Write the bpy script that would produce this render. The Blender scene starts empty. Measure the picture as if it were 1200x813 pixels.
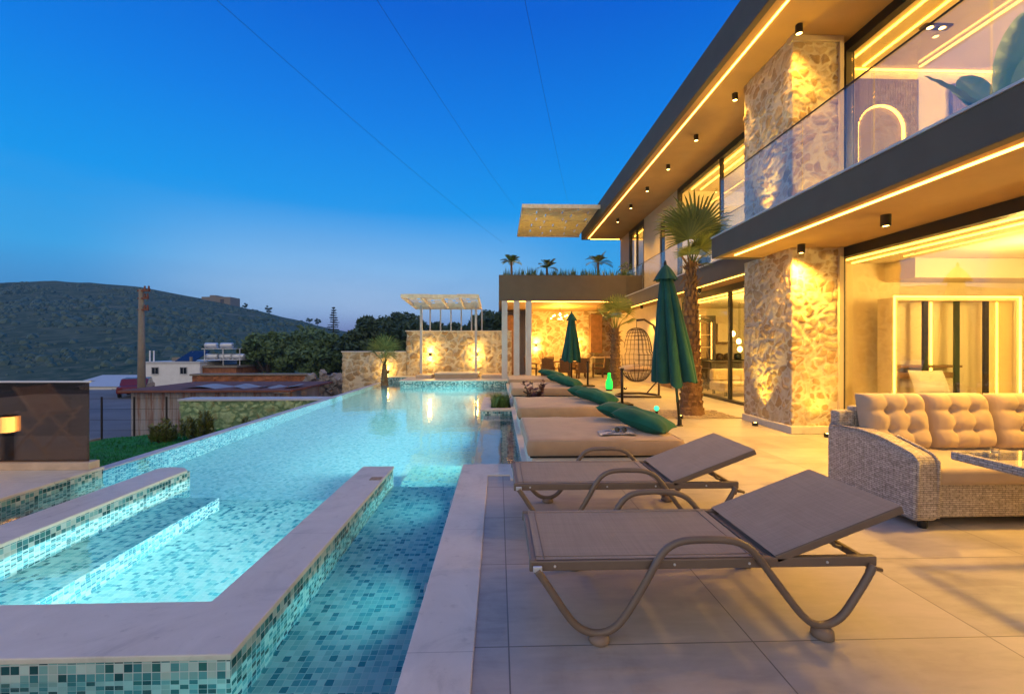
import bpy, bmesh, math, random
from mathutils import Vector, Matrix, noise, Euler
random.seed(7)
R = math.radians
PI = math.pi
sc = bpy.context.scene
C = sc.collection
rnd = random.random
uni = random.uniform
ORI = {}

# ------------------------------------------------------------------ helpers
class MB:
    def __init__(s):
        s.v = []; s.f = []; s.att = None
    def add(s, vs, fs, M=None):
        n = len(s.v)
        if M is not None:
            vs = [M @ Vector(p) for p in vs]
        s.v.extend([tuple(p) for p in vs])
        s.f.extend([tuple(i + n for i in f) for f in fs])
        return s
    def box(s, x0, x1, y0, y1, z0, z1, M=None):
        if x0 > x1: x0, x1 = x1, x0
        if y0 > y1: y0, y1 = y1, y0
        if z0 > z1: z0, z1 = z1, z0
        v = [(x0,y0,z0),(x1,y0,z0),(x1,y1,z0),(x0,y1,z0),(x0,y0,z1),(x1,y0,z1),(x1,y1,z1),(x0,y1,z1)]
        f = [(0,3,2,1),(4,5,6,7),(0,1,5,4),(1,2,6,5),(2,3,7,6),(3,0,4,7)]
        return s.add(v, f, M)
    def quad(s, a, b, c, d, M=None):
        return s.add([a,b,c,d], [(0,1,2,3)], M)
    def prism(s, poly, a0, a1, axis='z', M=None):
        n = len(poly)
        def P(p, a):
            if axis == 'z': return (p[0], p[1], a)
            if axis == 'y': return (p[0], a, p[1])
            return (a, p[0], p[1])
        v = [P(p, a0) for p in poly] + [P(p, a1) for p in poly]
        f = [tuple(range(n-1,-1,-1)), tuple(range(n, 2*n))]
        f += [(i, (i+1)%n, n+(i+1)%n, n+i) for i in range(n)]
        return s.add(v, f, M)
    def tube(s, pts, r, n=8, M=None, caps=True, sx=1.0, closed=False):
        pts = [Vector(p) for p in pts]
        rs = r if isinstance(r, (list, tuple)) else [r]*len(pts)
        L = len(pts); v = []; f = []
        up = None
        for i, p in enumerate(pts):
            if closed: t = pts[(i+1)%L] - pts[i-1]
            else: t = pts[min(i+1, L-1)] - pts[max(i-1, 0)]
            if t.length < 1e-9: t = Vector((0,0,1))
            t.normalize()
            if up is None:
                up = Vector((0,0,1)) if abs(t.z) < .9 else Vector((1,0,0))
            b = t.cross(up)
            if b.length < 1e-6: b = t.orthogonal()
            b.normalize(); up = b.cross(t).normalized()
            for k in range(n):
                a = 2*PI*k/n
                v.append(p + (b*math.cos(a)*sx + up*math.sin(a))*rs[i])
        for i in range(L if closed else L-1):
            i2 = (i+1) % L
            for k in range(n):
                k2 = (k+1)%n
                f.append((i*n+k, i*n+k2, i2*n+k2, i2*n+k))
        if caps and not closed:
            f.append(tuple(range(n-1,-1,-1))); f.append(tuple((L-1)*n+k for k in range(n)))
        return s.add(v, f, M)
    def lathe(s, prof, c=(0,0,0), n=24, M=None, rf=None, zf=None):
        v = []; f = []; L = len(prof)
        for i, (r, z) in enumerate(prof):
            for k in range(n):
                a = 2*PI*k/n
                q = rf(a, i/(L-1)) if rf else 1.0
                dz = zf(a, i/(L-1)) if zf else 0.0
                v.append((c[0]+r*q*math.cos(a), c[1]+r*q*math.sin(a), c[2]+z+dz))
        for i in range(L-1):
            for k in range(n):
                k2 = (k+1)%n
                f.append((i*n+k, i*n+k2, (i+1)*n+k2, (i+1)*n+k))
        f.append(tuple(range(n-1,-1,-1))); f.append(tuple((L-1)*n+k for k in range(n)))
        return s.add(v, f, M)
    def grid(s, fn, nu, nv, M=None, wu=False):
        v = []; f = []
        cu = nu if wu else nu+1
        for j in range(nv+1):
            for i in range(cu):
                v.append(fn(i/nu, j/nv))
        for j in range(nv):
            for i in range(nu):
                i2 = (i+1) % cu
                f.append((j*cu+i, j*cu+i2, (j+1)*cu+i2, (j+1)*cu+i))
        return s.add(v, f, M)
    def pillow(s, w, d, h, M=None, n=14, p=3.0):
        def g(sign):
            def fn(u, v):
                a, b = u*2-1, v*2-1
                e = max(0, (1-abs(a)**p)*(1-abs(b)**p))**.5
                k = 1 - .06*(1-abs(b)**2)*abs(a)**4
                k2 = 1 - .06*(1-abs(a)**2)*abs(b)**4
                return (a*w/2*k, b*d/2*k2, sign*h/2*e)
            return fn
        s.grid(g(1), n, n, M)
        q = MB().grid(g(-1), n, n)
        s.add(q.v, [tuple(reversed(f)) for f in q.f], M)
        return s
    def build(s, name, m, parent=None, smooth=False, bevel=0, bseg=2, world=True):
        o0 = ORI.get(parent.name, Vector((0,0,0))) if parent is not None else Vector((0,0,0))
        me = bpy.data.meshes.new(name)
        me.from_pydata([(a[0]-o0.x, a[1]-o0.y, a[2]-o0.z) for a in s.v] if o0.length > 0 else s.v, [], s.f)
        uv = me.uv_layers.new(name='UVMap')
        V = s.v; i = 0; data = [0.0]*(2*len(me.loops))
        for p in me.polygons:
            nx, ny, nz = abs(p.normal.x), abs(p.normal.y), abs(p.normal.z)
            for vi in p.vertices:
                x, y, z = V[vi]
                if nz >= nx and nz >= ny: a, b = x, y
                elif nx >= ny: a, b = y, z
                else: a, b = x, z
                data[i] = a; data[i+1] = b; i += 2
        uv.data.foreach_set('uv', data)
        if s.att:
            for k, vals in s.att.items():
                at = me.attributes.new(k, 'FLOAT', 'POINT'); at.data.foreach_set('value', vals)
        if smooth:
            me.polygons.foreach_set('use_smooth', [True]*len(me.polygons))
        if m: me.materials.append(m)
        o = bpy.data.objects.new(name, me); C.objects.link(o)
        if parent is not None:
            o.parent = parent; ORI[o.name] = o0
        if bevel:
            b = o.modifiers.new('edge', 'BEVEL'); b.width = bevel; b.segments = bseg; b.limit_method = 'ANGLE'; b.angle_limit = R(40)
        me.update()
        return o

def thing(name, label, cat, loc=(0,0,0), group=None, kind=None):
    o = bpy.data.objects.new(name, None); C.objects.link(o)
    o.empty_display_size = .2
    o.location = loc; ORI[o.name] = Vector(loc)
    o['label'] = label; o['category'] = cat
    if group: o['group'] = group
    if kind: o['kind'] = kind
    return o
def tag(o, label, cat, group=None, kind=None):
    o['label'] = label; o['category'] = cat
    if group: o['group'] = group
    if kind: o['kind'] = kind
    return o
def struct(o, label=None, cat=None):
    o['kind'] = 'structure'
    if label: o['label'] = label; o['category'] = cat
    return o
def dup(root, loc, label, rz=0.0):
    r = root.copy(); C.objects.link(r); r.location = loc; r.rotation_euler = (0,0,rz); r['label'] = label
    for ch in list(root.children):
        c = ch.copy(); C.objects.link(c); c.parent = r
        for g in ch.children:
            d = g.copy(); C.objects.link(d); d.parent = c
    return r
def lamp(name, kind, loc, power, col, parent=None, rot=(0,0,0), **kw):
    l = bpy.data.lights.new(name, kind); l.energy = power; l.color = col
    for k, v in kw.items(): setattr(l, k, v)
    o = bpy.data.objects.new(name, l); C.objects.link(o); o.rotation_euler = rot
    if parent is not None:
        o.parent = parent; o.location = Vector(loc) - ORI.get(parent.name, Vector((0,0,0)))
    else: o.location = loc
    return o

# ------------------------------------------------------------------ materials
def newmat(name):
    m = bpy.data.materials.new(name); m.use_nodes = True
    nt = m.node_tree; b = nt.nodes['Principled BSDF']
    return m, nt, b
def N(nt, t, **kw):
    n = nt.nodes.new(t)
    for k, v in kw.items(): setattr(n, k, v)
    return n
def inp(nt, sock, val):
    if hasattr(val, 'is_output') or isinstance(val, bpy.types.NodeSocket): nt.links.new(val, sock)
    else: sock.default_value = val
def math_(nt, op, a, b=None, clamp=False):
    n = N(nt, 'ShaderNodeMath', operation=op, use_clamp=clamp)
    inp(nt, n.inputs[0], a)
    if b is not None: inp(nt, n.inputs[1], b)
    return n.outputs[0]
def c4(c): return (c[0], c[1], c[2], 1)
def mixc(nt, f, a, b, mode='MIX'):
    n = N(nt, 'ShaderNodeMix', data_type='RGBA', blend_type=mode)
    inp(nt, n.inputs[0], f)
    inp(nt, n.inputs[6], a if not isinstance(a, tuple) else c4(a))
    inp(nt, n.inputs[7], b if not isinstance(b, tuple) else c4(b))
    return n.outputs[2]
def ramp(nt, fac, stops, interp='LINEAR'):
    n = N(nt, 'ShaderNodeValToRGB'); e = n.color_ramp; e.interpolation = interp
    while len(e.elements) < len(stops): e.elements.new(.5)
    for el, (p, c) in zip(e.elements, stops): el.position = p; el.color = c4(c)
    inp(nt, n.inputs[0], fac)
    return n.outputs[0]
def noisetex(nt, vec, scale, detail=4, rough=.55, dist=0):
    n = N(nt, 'ShaderNodeTexNoise'); n.inputs['Scale'].default_value = scale
    n.inputs['Detail'].default_value = detail; n.inputs['Roughness'].default_value = rough
    n.inputs['Distortion'].default_value = dist
    if vec is not None: nt.links.new(vec, n.inputs['Vector'])
    return n.outputs['Fac']
def bump(nt, b, h, strength, dist=.01, prev=None):
    n = N(nt, 'ShaderNodeBump'); n.inputs['Strength'].default_value = strength; n.inputs['Distance'].default_value = dist
    nt.links.new(h, n.inputs['Height'])
    if prev is not None: nt.links.new(prev, n.inputs['Normal'])
    nt.links.new(n.outputs[0], b.inputs['Normal'])
    return n.outputs[0]
def pos(nt): return N(nt, 'ShaderNodeNewGeometry').outputs['Position']
def objc(nt): return N(nt, 'ShaderNodeTexCoord').outputs['Object']
def uvc(nt): return N(nt, 'ShaderNodeTexCoord').outputs['UV']
def vscale(nt, v, s):
    n = N(nt, 'ShaderNodeVectorMath', operation='MULTIPLY'); nt.links.new(v, n.inputs[0]); n.inputs[1].default_value = s
    return n.outputs[0]

def plain(name, col, rough=.6, var=.18, scale=4, bmp=.15, bscale=60, metal=0, spec=.5, bdist=.004):
    m, nt, b = newmat(name)
    o = objc(nt)
    n1 = noisetex(nt, o, scale, 6)
    lo = tuple(max(0, c*(1-var)) for c in col); hi = tuple(min(1, c*(1+var)) for c in col)
    col_ = ramp(nt, n1, [(.3, lo), (.7, hi)])
    nt.links.new(col_, b.inputs['Base Color'])
    b.inputs['Roughness'].default_value = rough; b.inputs['Metallic'].default_value = metal
    b.inputs['Specular IOR Level'].default_value = spec
    if bmp: bump(nt, b, noisetex(nt, o, bscale, 3), bmp, bdist)
    return m
def emit(name, col, s):
    m, nt, b = newmat(name)
    b.inputs['Base Color'].default_value = c4(col)
    b.inputs['Emission Color'].default_value = c4(col); b.inputs['Emission Strength'].default_value = s
    return m
def mosaic(name, stops, size=.043, grout=(.5,.55,.55), rough=.18, gw=.045):
    m, nt, b = newmat(name)
    v = vscale(nt, uvc(nt), (1/size, 1/size, 1))
    fl = N(nt, 'ShaderNodeVectorMath', operation='FLOOR'); nt.links.new(v, fl.inputs[0])
    fr = N(nt, 'ShaderNodeVectorMath', operation='FRACTION'); nt.links.new(v, fr.inputs[0])
    wn = N(nt, 'ShaderNodeTexWhiteNoise', noise_dimensions='2D'); nt.links.new(fl.outputs[0], wn.inputs['Vector'])
    big = noisetex(nt, vscale(nt, fl.outputs[0], (.13,.13,1)), 1.0, 2)
    f = math_(nt, 'ADD', wn.outputs['Value'], math_(nt, 'MULTIPLY', math_(nt, 'SUBTRACT', big, .5), .18))
    col = ramp(nt, f, stops, 'CONSTANT')
    w2 = N(nt, 'ShaderNodeTexWhiteNoise', noise_dimensions='3D')
    nt.links.new(vscale(nt, fl.outputs[0], (1.37,2.11,1)), w2.inputs['Vector'])
    col = mixc(nt, 1.0, col, ramp(nt, w2.outputs['Value'], [(0,(.78,.8,.8)),(1,(1,1,1))]), 'MULTIPLY')
    sx = N(nt, 'ShaderNodeSeparateXYZ'); nt.links.new(fr.outputs[0], sx.inputs[0])
    def edge(s): 
        return math_(nt, 'MINIMUM', s, math_(nt, 'SUBTRACT', 1.0, s))
    e = math_(nt, 'MINIMUM', edge(sx.outputs[0]), edge(sx.outputs[1]))
    g = math_(nt, 'GREATER_THAN', e, gw)
    nt.links.new(mixc(nt, g, grout, col), b.inputs['Base Color'])
    nt.links.new(math_(nt, 'ADD', math_(nt, 'MULTIPLY', g, rough-.7), .7), b.inputs['Roughness'])
    em = math_(nt, 'MINIMUM', e, gw*1.6)
    bump(nt, b, em, .5, .02)
    return m

def stone_mat(name, stops, mortar):
    m, nt, b = newmat(name)
    a = N(nt, 'ShaderNodeAttribute', attribute_name='cell').outputs['Fac']
    e = N(nt, 'ShaderNodeAttribute', attribute_name='edge').outputs['Fac']
    p = pos(nt)
    wc = noisetex(nt, p, 5.3, 5, .7)
    col = ramp(nt, math_(nt, 'ADD', math_(nt, 'MULTIPLY', a, .7), math_(nt, 'MULTIPLY', wc, .35)), stops)
    n1 = noisetex(nt, p, 9, 8, .65)
    col = mixc(nt, 1.0, col, ramp(nt, n1, [(.3,(.70,.66,.6)),(.6,(1.08,1.05,1.0))]), 'MULTIPLY')
    n2 = noisetex(nt, p, 3.1, 6, .6, .6)
    col = mixc(nt, ramp(nt, n2, [(.56,(0,0,0)),(.72,(.6,.6,.6))]), col, (.26,.13,.055))
    ed = math_(nt, 'ADD', e, math_(nt, 'MULTIPLY', math_(nt, 'SUBTRACT', noisetex(nt, p, 14, 6, .7), .5), .42))
    f = ramp(nt, ed, [(.06,(0,0,0)),(.18,(1,1,1))])
    nt.links.new(mixc(nt, f, mortar, col), b.inputs['Base Color'])
    b.inputs['Roughness'].default_value = .9; b.inputs['Specular IOR Level'].default_value = .2
    h = math_(nt, 'ADD', noisetex(nt, p, 22, 8, .7), math_(nt, 'MULTIPLY', noisetex(nt, p, 90, 4), .35))
    bump(nt, b, h, .9, .018)
    return m

def slab_mat(name, col, sx, sy, ox=0, oy=0, grout=(.15,.14,.13), rough=.45, var=.1, gw=.006):
    m, nt, b = newmat(name)
    mp = N(nt, 'ShaderNodeMapping'); nt.links.new(uvc(nt), mp.inputs[0])
    mp.inputs['Location'].default_value = (-ox/sx, -oy/sy, 0); mp.inputs['Scale'].default_value = (1/sx, 1/sy, 1)
    v = mp.outputs[0]
    fl = N(nt, 'ShaderNodeVectorMath', operation='FLOOR'); nt.links.new(v, fl.inputs[0])
    fr = N(nt, 'ShaderNodeVectorMath', operation='FRACTION'); nt.links.new(v, fr.inputs[0])
    wn = N(nt, 'ShaderNodeTexWhiteNoise', noise_dimensions='2D'); nt.links.new(fl.outputs[0], wn.inputs['Vector'])
    s = N(nt, 'ShaderNodeSeparateXYZ'); nt.links.new(fr.outputs[0], s.inputs[0])
    def edge(k, size):
        return math_(nt, 'MULTIPLY', math_(nt, 'MINIMUM', s.outputs[k], math_(nt, 'SUBTRACT', 1.0, s.outputs[k])), size)
    e = math_(nt, 'MINIMUM', edge(0, sx), edge(1, sy))
    g = math_(nt, 'GREATER_THAN', e, gw/2)
    u = uvc(nt)
    n1 = noisetex(nt, u, 2.3, 8, .62, .8)
    n2 = noisetex(nt, vscale(nt, u, (1.2, 5, 1)), 3.0, 6, .6, .4)
    f = math_(nt, 'ADD', math_(nt, 'MULTIPLY', n1, .6), math_(nt, 'MULTIPLY', n2, .4))
    f = math_(nt, 'ADD', f, math_(nt, 'MULTIPLY', math_(nt, 'SUBTRACT', wn.outputs['Value'], .5), .18))
    lo = tuple(c*(1-2.2*var) for c in col); hi = tuple(min(1, c*(1+1.6*var)) for c in col)
    cc = ramp(nt, f, [(.3, lo), (.5, col), (.72, hi)])
    nt.links.new(mixc(nt, g, grout, cc), b.inputs['Base Color'])
    nt.links.new(ramp(nt, n1, [(.3,(rough-.1,)*3),(.7,(rough+.12,)*3)]), b.inputs['Roughness'])
    hh = math_(nt, 'ADD', math_(nt, 'MULTIPLY', math_(nt, 'MINIMUM', e, .004), 250), math_(nt, 'MULTIPLY', n1, .35))
    bump(nt, b, hh, .25, .003)
    return m

def marble_mat(name, col=(.62,.6,.6)):
    m, nt, b = newmat(name)
    p = pos(nt)
    n1 = noisetex(nt, p, 1.7, 9, .66, 1.6); n2 = noisetex(nt, p, 14, 5, .6)
    c = ramp(nt, n1, [(.3, tuple(x*.72 for x in col)), (.45, tuple(x*.93 for x in col)), (.6, col), (.75, tuple(min(1,x*1.12) for x in col))])
    c = mixc(nt, ramp(nt, n2, [(.62,(0,0,0)),(.75,(.5,.5,.5))]), c, (.36,.32,.3))
    # butt joints every 1.2 m along the slab
    s = N(nt, 'ShaderNodeSeparateXYZ'); nt.links.new(p, s.inputs[0])
    fr = math_(nt, 'FRACT', math_(nt, 'MULTIPLY', math_(nt, 'ADD', s.outputs[1], 20.31), 1/1.4))
    j = math_(nt, 'LESS_THAN', fr, .0022)
    nt.links.new(mixc(nt, j, c, (.3,.26,.24)), b.inputs['Base Color'])
    nt.links.new(ramp(nt, n2, [(.3,(.36,)*3),(.7,(.55,)*3)]), b.inputs['Roughness'])
    bump(nt, b, math_(nt, 'ADD', n2, n1), .2, .004)
    return m

def pane_mat(name, tint=(.9,.94,.93), refl=1.0):
    m, nt, b = newmat(name); nt.nodes.remove(b)
    out = nt.nodes['Material Output']
    t = N(nt, 'ShaderNodeBsdfTransparent'); t.inputs[0].default_value = c4(tint)
    g = N(nt, 'ShaderNodeBsdfGlossy'); g.inputs['Roughness'].default_value = .01; g.inputs[0].default_value = (1,1,1,1)
    fr = N(nt, 'ShaderNodeFresnel'); fr.inputs[0].default_value = 1.5
    mx = N(nt, 'ShaderNodeMixShader')
    nt.links.new(math_(nt, 'MULTIPLY', fr.outputs[0], refl, True), mx.inputs[0])
    nt.links.new(t.outputs[0], mx.inputs[1]); nt.links.new(g.outputs[0], mx.inputs[2])
    nt.links.new(mx.outputs[0], out.inputs[0])
    return m

def water_mat():
    m, nt, b = newmat('pool_water'); nt.nodes.remove(b)
    out = nt.nodes['Material Output']
    g = N(nt, 'ShaderNodeBsdfGlass'); g.inputs['IOR'].default_value = 1.33; g.inputs['Roughness'].default_value = 0.0
    g.inputs['Color'].default_value = (.93,.99,1,1)
    p = pos(nt)
    h = math_(nt, 'ADD', noisetex(nt, p, 3.2, 3, .5, .4), math_(nt, 'MULTIPLY', noisetex(nt, p, 11, 2), .22))
    n = N(nt, 'ShaderNodeBump'); n.inputs['Strength'].default_value = .075; n.inputs['Distance'].default_value = .05
    nt.links.new(h, n.inputs['Height']); nt.links.new(n.outputs[0], g.inputs['Normal'])
    nt.links.new(g.outputs[0], out.inputs[0])
    return m

def weave_mat(name, ca, cb, w=.055, h=.017):
    m, nt, b = newmat(name)
    br = N(nt, 'ShaderNodeTexBrick'); nt.links.new(uvc(nt), br.inputs['Vector'])
    br.inputs['Scale'].default_value = 1; br.inputs['Brick Width'].default_value = w; br.inputs['Row Height'].default_value = h
    br.inputs['Mortar Size'].default_value = h*.13; br.inputs['Mortar Smooth'].default_value = .6; br.offset = .5
    br.inputs['Color1'].default_value = c4(ca); br.inputs['Color2'].default_value = c4(cb); br.inputs['Mortar'].default_value = c4(tuple(x*.25 for x in ca))
    n1 = noisetex(nt, objc(nt), 38, 3)
    col = mixc(nt, 1.0, br.outputs['Color'], ramp(nt, n1, [(.3,(.62,.6,.58)),(.65,(1.1,1.1,1.1))]), 'MULTIPLY')
    nt.links.new(col, b.inputs['Base Color']); b.inputs['Roughness'].default_value = .62
    wv = N(nt, 'ShaderNodeTexWave', wave_profile='SIN', bands_direction='X'); nt.links.new(uvc(nt), wv.inputs['Vector'])
    wv.inputs['Scale'].default_value = 2*PI/(w*20)*1.0
    inv = math_(nt, 'SUBTRACT', 1.0, br.outputs['Fac'])
    bump(nt, b, math_(nt, 'ADD', inv, math_(nt, 'MULTIPLY', wv.outputs['Fac'], .3)), 1.0, .008)
    return m

def fabric(name, col, rough=.85, sheen=.3, var=.1, thread=700):
    m = plain(name, col, rough, var, 5, .25, thread, spec=.2, bdist=.001)
    m.node_tree.nodes['Principled BSDF'].inputs['Sheen Weight'].default_value = sheen
    return m
def leafmat(name, a, b_, rough=.55):
    m, nt, b = newmat(name)
    n1 = noisetex(nt, pos(nt), 1.9, 4); 
    wn = N(nt, 'ShaderNodeNewGeometry')
    f = math_(nt, 'ADD', math_(nt, 'MULTIPLY', n1, .6), math_(nt, 'MULTIPLY', wn.outputs['Random Per Island'], .4))
    nt.links.new(ramp(nt, f, [(.25, a), (.75, b_)]), b.inputs['Base Color'])
    b.inputs['Roughness'].default_value = rough
    b.inputs['Subsurface Weight'].default_value = 0.0
    return m

M = {}
TEAL_D = (.012,.085,.10); TEAL_M = (.05,.22,.25); TEAL_L = (.23,.46,.47); PALE = (.52,.66,.64); GREY = (.30,.35,.33)
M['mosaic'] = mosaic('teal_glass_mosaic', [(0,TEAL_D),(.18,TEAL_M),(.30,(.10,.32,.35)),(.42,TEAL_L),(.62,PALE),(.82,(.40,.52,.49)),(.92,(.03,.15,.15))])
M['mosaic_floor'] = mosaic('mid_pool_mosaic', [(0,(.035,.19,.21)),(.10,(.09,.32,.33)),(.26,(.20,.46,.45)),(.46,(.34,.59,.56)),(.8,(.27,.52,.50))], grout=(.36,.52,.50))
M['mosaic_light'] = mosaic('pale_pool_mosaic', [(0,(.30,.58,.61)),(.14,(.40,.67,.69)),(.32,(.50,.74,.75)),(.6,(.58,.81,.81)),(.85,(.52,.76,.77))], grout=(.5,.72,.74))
M['marble'] = marble_mat('coping_marble', (.66,.61,.54))
M['marble_edge'] = plain('coping_edge', (.55,.42,.32), .6, .15, 6)
M['deck'] = slab_mat('deck_tile', (.37,.338,.31), 1.2, .81, .05, 2.14, rough=.42, var=.15, gw=.007)
M['stone'] = stone_mat('rubble_stone', [(.05,(.22,.135,.065)),(.25,(.42,.32,.20)),(.45,(.58,.50,.38)),(.65,(.52,.42,.29)),(.85,(.36,.26,.16))], (.62,.55,.43))
M['stone_green_lit'] = stone_mat('green_lit_stone', [(0,(.24,.38,.22)),(.5,(.42,.56,.36)),(1,(.30,.48,.30))], (.16,.27,.16))  # stone with the green lawn light mixed into its colour
M['stone_grey'] = stone_mat('field_stone', [(0,(.25,.22,.20)),(.5,(.42,.38,.35)),(1,(.33,.30,.27))], (.17,.14,.12))
M['fascia'] = plain('dark_render', (.105,.084,.068), .8, .08, 3, .1, 140)
M['fascia_b'] = plain('brown_render', (.12,.095,.072), .8, .08, 3, .1, 140)
M['soffit'] = plain('soffit_amber_lit', (.40,.25,.11), .8, .08, 2, .08, 120)  # brown paint pushed to orange, amber lamp light put into the colour
M['cap'] = plain('pale_parapet_cap', (.5,.52,.56), .5, .06, 5, .05)
M['wall'] = plain('beige_render', (.48,.40,.31), .9, .06, 3, .25, 200)
M['inner'] = plain('interior_paint', (.72,.62,.44), .85, .03, 1.5, .05, 150)
M['inner_floor'] = plain('interior_floor', (.42,.34,.24), .35, .08, 2, .02)
M['frame'] = plain('anthracite_aluminium', (.022,.02,.02), .4, .1, 8, 0, metal=.3)
M['pane'] = pane_mat('window_glass', (.95,.95,.93), .3)
M['rail_glass'] = pane_mat('railing_glass', (.93,.95,.97), .24)
M['bronze_glass'] = pane_mat('bronze_glass', (.72,.56,.43), .9)
M['water'] = water_mat()
M['led'] = emit('warm_led', (1,.42,.065), 9)
M['led_in'] = emit('yellow_led', (1,.50,.06), 7)
M['bulb'] = emit('warm_bulb', (1,.60,.14), 24)
M['pool_lamp'] = emit('pool_lamp', (.46,1,.97), 950)
M['lantern_glow'] = emit('lantern_glow', (1,.52,.13), 13)
M['green_glow'] = emit('green_glow', (.005,1,.10), .9)
M['teal_glow'] = emit('teal_glow', (.05,1,.5), .9)
M['black'] = plain('black_metal', (.014,.013,.012), .45, .1, 8, 0, metal=.2)
M['taupe_metal'] = plain('taupe_metal', (.17,.125,.095), .42, .08, 9, .05, 200)
M['sling'] = fabric('taupe_sling', (.29,.245,.205), .75, .1, .05, 500)
nt_ = M['sling'].node_tree; b_ = nt_.nodes['Principled BSDF']
st_ = noisetex(nt_, vscale(nt_, objc(nt_), (2.5, 140, 30)), 1.0, 3, .6); s2_ = noisetex(nt_, vscale(nt_, objc(nt_), (140, 2.5, 30)), 1.0, 3, .6)
old_ = b_.inputs['Base Color'].links[0].from_socket
nt_.links.new(mixc(nt_, 1.0, old_, ramp(nt_, math_(nt_, 'MULTIPLY', math_(nt_, 'ADD', st_, s2_), .5), [(.38,(.92,.92,.92)),(.62,(1.1,1.1,1.1))]), 'MULTIPLY'), b_.inputs['Base Color'])
M['pad'] = plain('rubber_pad', (.22,.16,.12), .6)
M['tan'] = fabric('tan_fabric', (.43,.335,.245), .9, .3, .06)
M['mattress'] = fabric('beige_mattress', (.40,.28,.19), .9, .3, .10)
M['white_base'] = plain('white_base', (.6,.58,.56), .6, .05)
M['teal'] = fabric('green_velvet', (.005,.095,.070), .75, .08, .2)
M['canvas'] = fabric('umbrella_canvas', (.010,.075,.072), .8, .06, .15)
M['weave'] = weave_mat('grey_wicker', (.66,.60,.54), (.50,.44,.38))
M['rattan'] = plain('dark_rattan', (.055,.032,.018), .6, .2, 8)
M['weave_b'] = weave_mat('brown_wicker', (.26,.15,.07), (.19,.10,.045))
M['wood'] = plain('brown_wood', (.20,.10,.045), .55, .3, 6, .2, 40)
M['pale_wood'] = plain('pale_timber', (.76,.66,.50), .7, .16, 7, .2, 60)
M['fin'] = plain('pale_column_paint', (.52,.53,.55), .7, .05, 3, .1, 120)
M['bark'] = plain('palm_bark', (.19,.105,.05), .95, .35, 9, .8, 30, bdist=.02)
M['bark_d'] = plain('tree_bark', (.09,.065,.045), .95, .3, 5, .6, 20)
M['palm'] = leafmat('palm_leaf', (.05,.09,.022), (.19,.22,.05))
M['palm_y'] = leafmat('palm_leaf_young', (.12,.16,.025), (.30,.30,.06))
M['leaf'] = leafmat('dark_leaf', (.02,.048,.022), (.07,.11,.04))
M['leaf_m'] = leafmat('mid_leaf', (.05,.10,.034), (.13,.20,.06))
M['leaf_c'] = leafmat('conifer_leaf', (.012,.026,.018), (.03,.05,.03))
M['bush'] = leafmat('bush_leaf', (.10,.14,.03), (.24,.26,.07))
M['scrub'] = leafmat('scrub', (.02,.06,.048), (.06,.11,.078))
M['purple_leaf'] = leafmat('bronze_leaf', (.07,.03,.022), (.18,.08,.05))
M['green_clump'] = leafmat('clump_leaf', (.07,.14,.03), (.16,.28,.06))
M['banana'] = leafmat('broad_leaf', (.14,.33,.10), (.22,.44,.15), .45)
M['lawn'] = plain('lawn', (.012,.20,.035), .95, .35, 3, .8, 90, bdist=.02)
M['earth'] = plain('earth', (.09,.085,.06), .95, .3, .15, .5, 2)
M['yard'] = plain('yard_asphalt', (.16,.16,.17), .9, .15, .5, .3, 30)
M['gravel'] = plain('gravel', (.36,.29,.22), .9, .5, 60, 1, 70, bdist=.02)
M['white'] = plain('white_render', (.74,.75,.78), .85, .06, 2, .1)
M['grey_sheet'] = plain('grey_sheet', (.30,.31,.34), .6, .25, 1.3, .2, 9)
M['rust'] = plain('rusty_sheet', (.17,.065,.045), .8, .3, 3)
M['brick'] = plain('red_masonry', (.30,.12,.06), .95, .4, 2.5, .8, 12, bdist=.05)
M['concrete'] = plain('pole_concrete', (.22,.19,.155), .9, .12, 4, .3, 30)
M['tank'] = plain('steel_tank', (.62,.64,.68), .3, .05, 4, 0, metal=.4)
M['solar'] = plain('solar_glass', (.012,.014,.025), .12, .1, 4, 0)
M['car_red'] = plain('car_red', (.16,.02,.02), .25, .05, 3, 0)
M['car_grey'] = plain('car_grey', (.10,.11,.13), .25, .05, 3, 0)
M['dark_glass'] = plain('dark_glass', (.01,.012,.015), .08, .05, 3, 0)
M['tyre'] = plain('tyre', (.012,.012,.012), .8)
M['plate'] = plain('plate', (.6,.35,.05), .5)
M['mag'] = None
M['dark_int'] = plain('dark_cabinet', (.06,.05,.035), .5, .15, 4, 0)
M['yellow_fab'] = fabric('pale_sofa_fabric', (.62,.5,.3))
M['fluted'] = plain('fluted_panel', (.17,.12,.13), .6, .1, 6, .05)
# ------------------------------------------------------------------ camera, world, render settings
cam = bpy.data.cameras.new('camera'); cam.sensor_width = 36; cam.lens = 15.6; cam.clip_start = .05; cam.clip_end = 4000
co = bpy.data.objects.new('camera', cam); C.objects.link(co)
co.location = (0,0,1.45); co.rotation_euler = (R(89.89), 0, R(-1.76)); sc.camera = co
sc.view_settings.view_transform = 'Standard'; sc.view_settings.look = 'None'; sc.view_settings.exposure = 0.5; sc.view_settings.gamma = 1
sc.render.engine = 'CYCLES'
cy = sc.cycles
cy.use_denoising = True; cy.max_bounces = 8; cy.diffuse_bounces = 3; cy.glossy_bounces = 4; cy.transmission_bounces = 6; cy.transparent_max_bounces = 16
cy.sample_clamp_indirect = 4.0; cy.sample_clamp_direct = 0; cy.caustics_reflective = False; cy.caustics_refractive = True
cy.use_light_tree = True
try: cy.denoiser = 'OPENIMAGEDENOISE'
except Exception: pass

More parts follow.
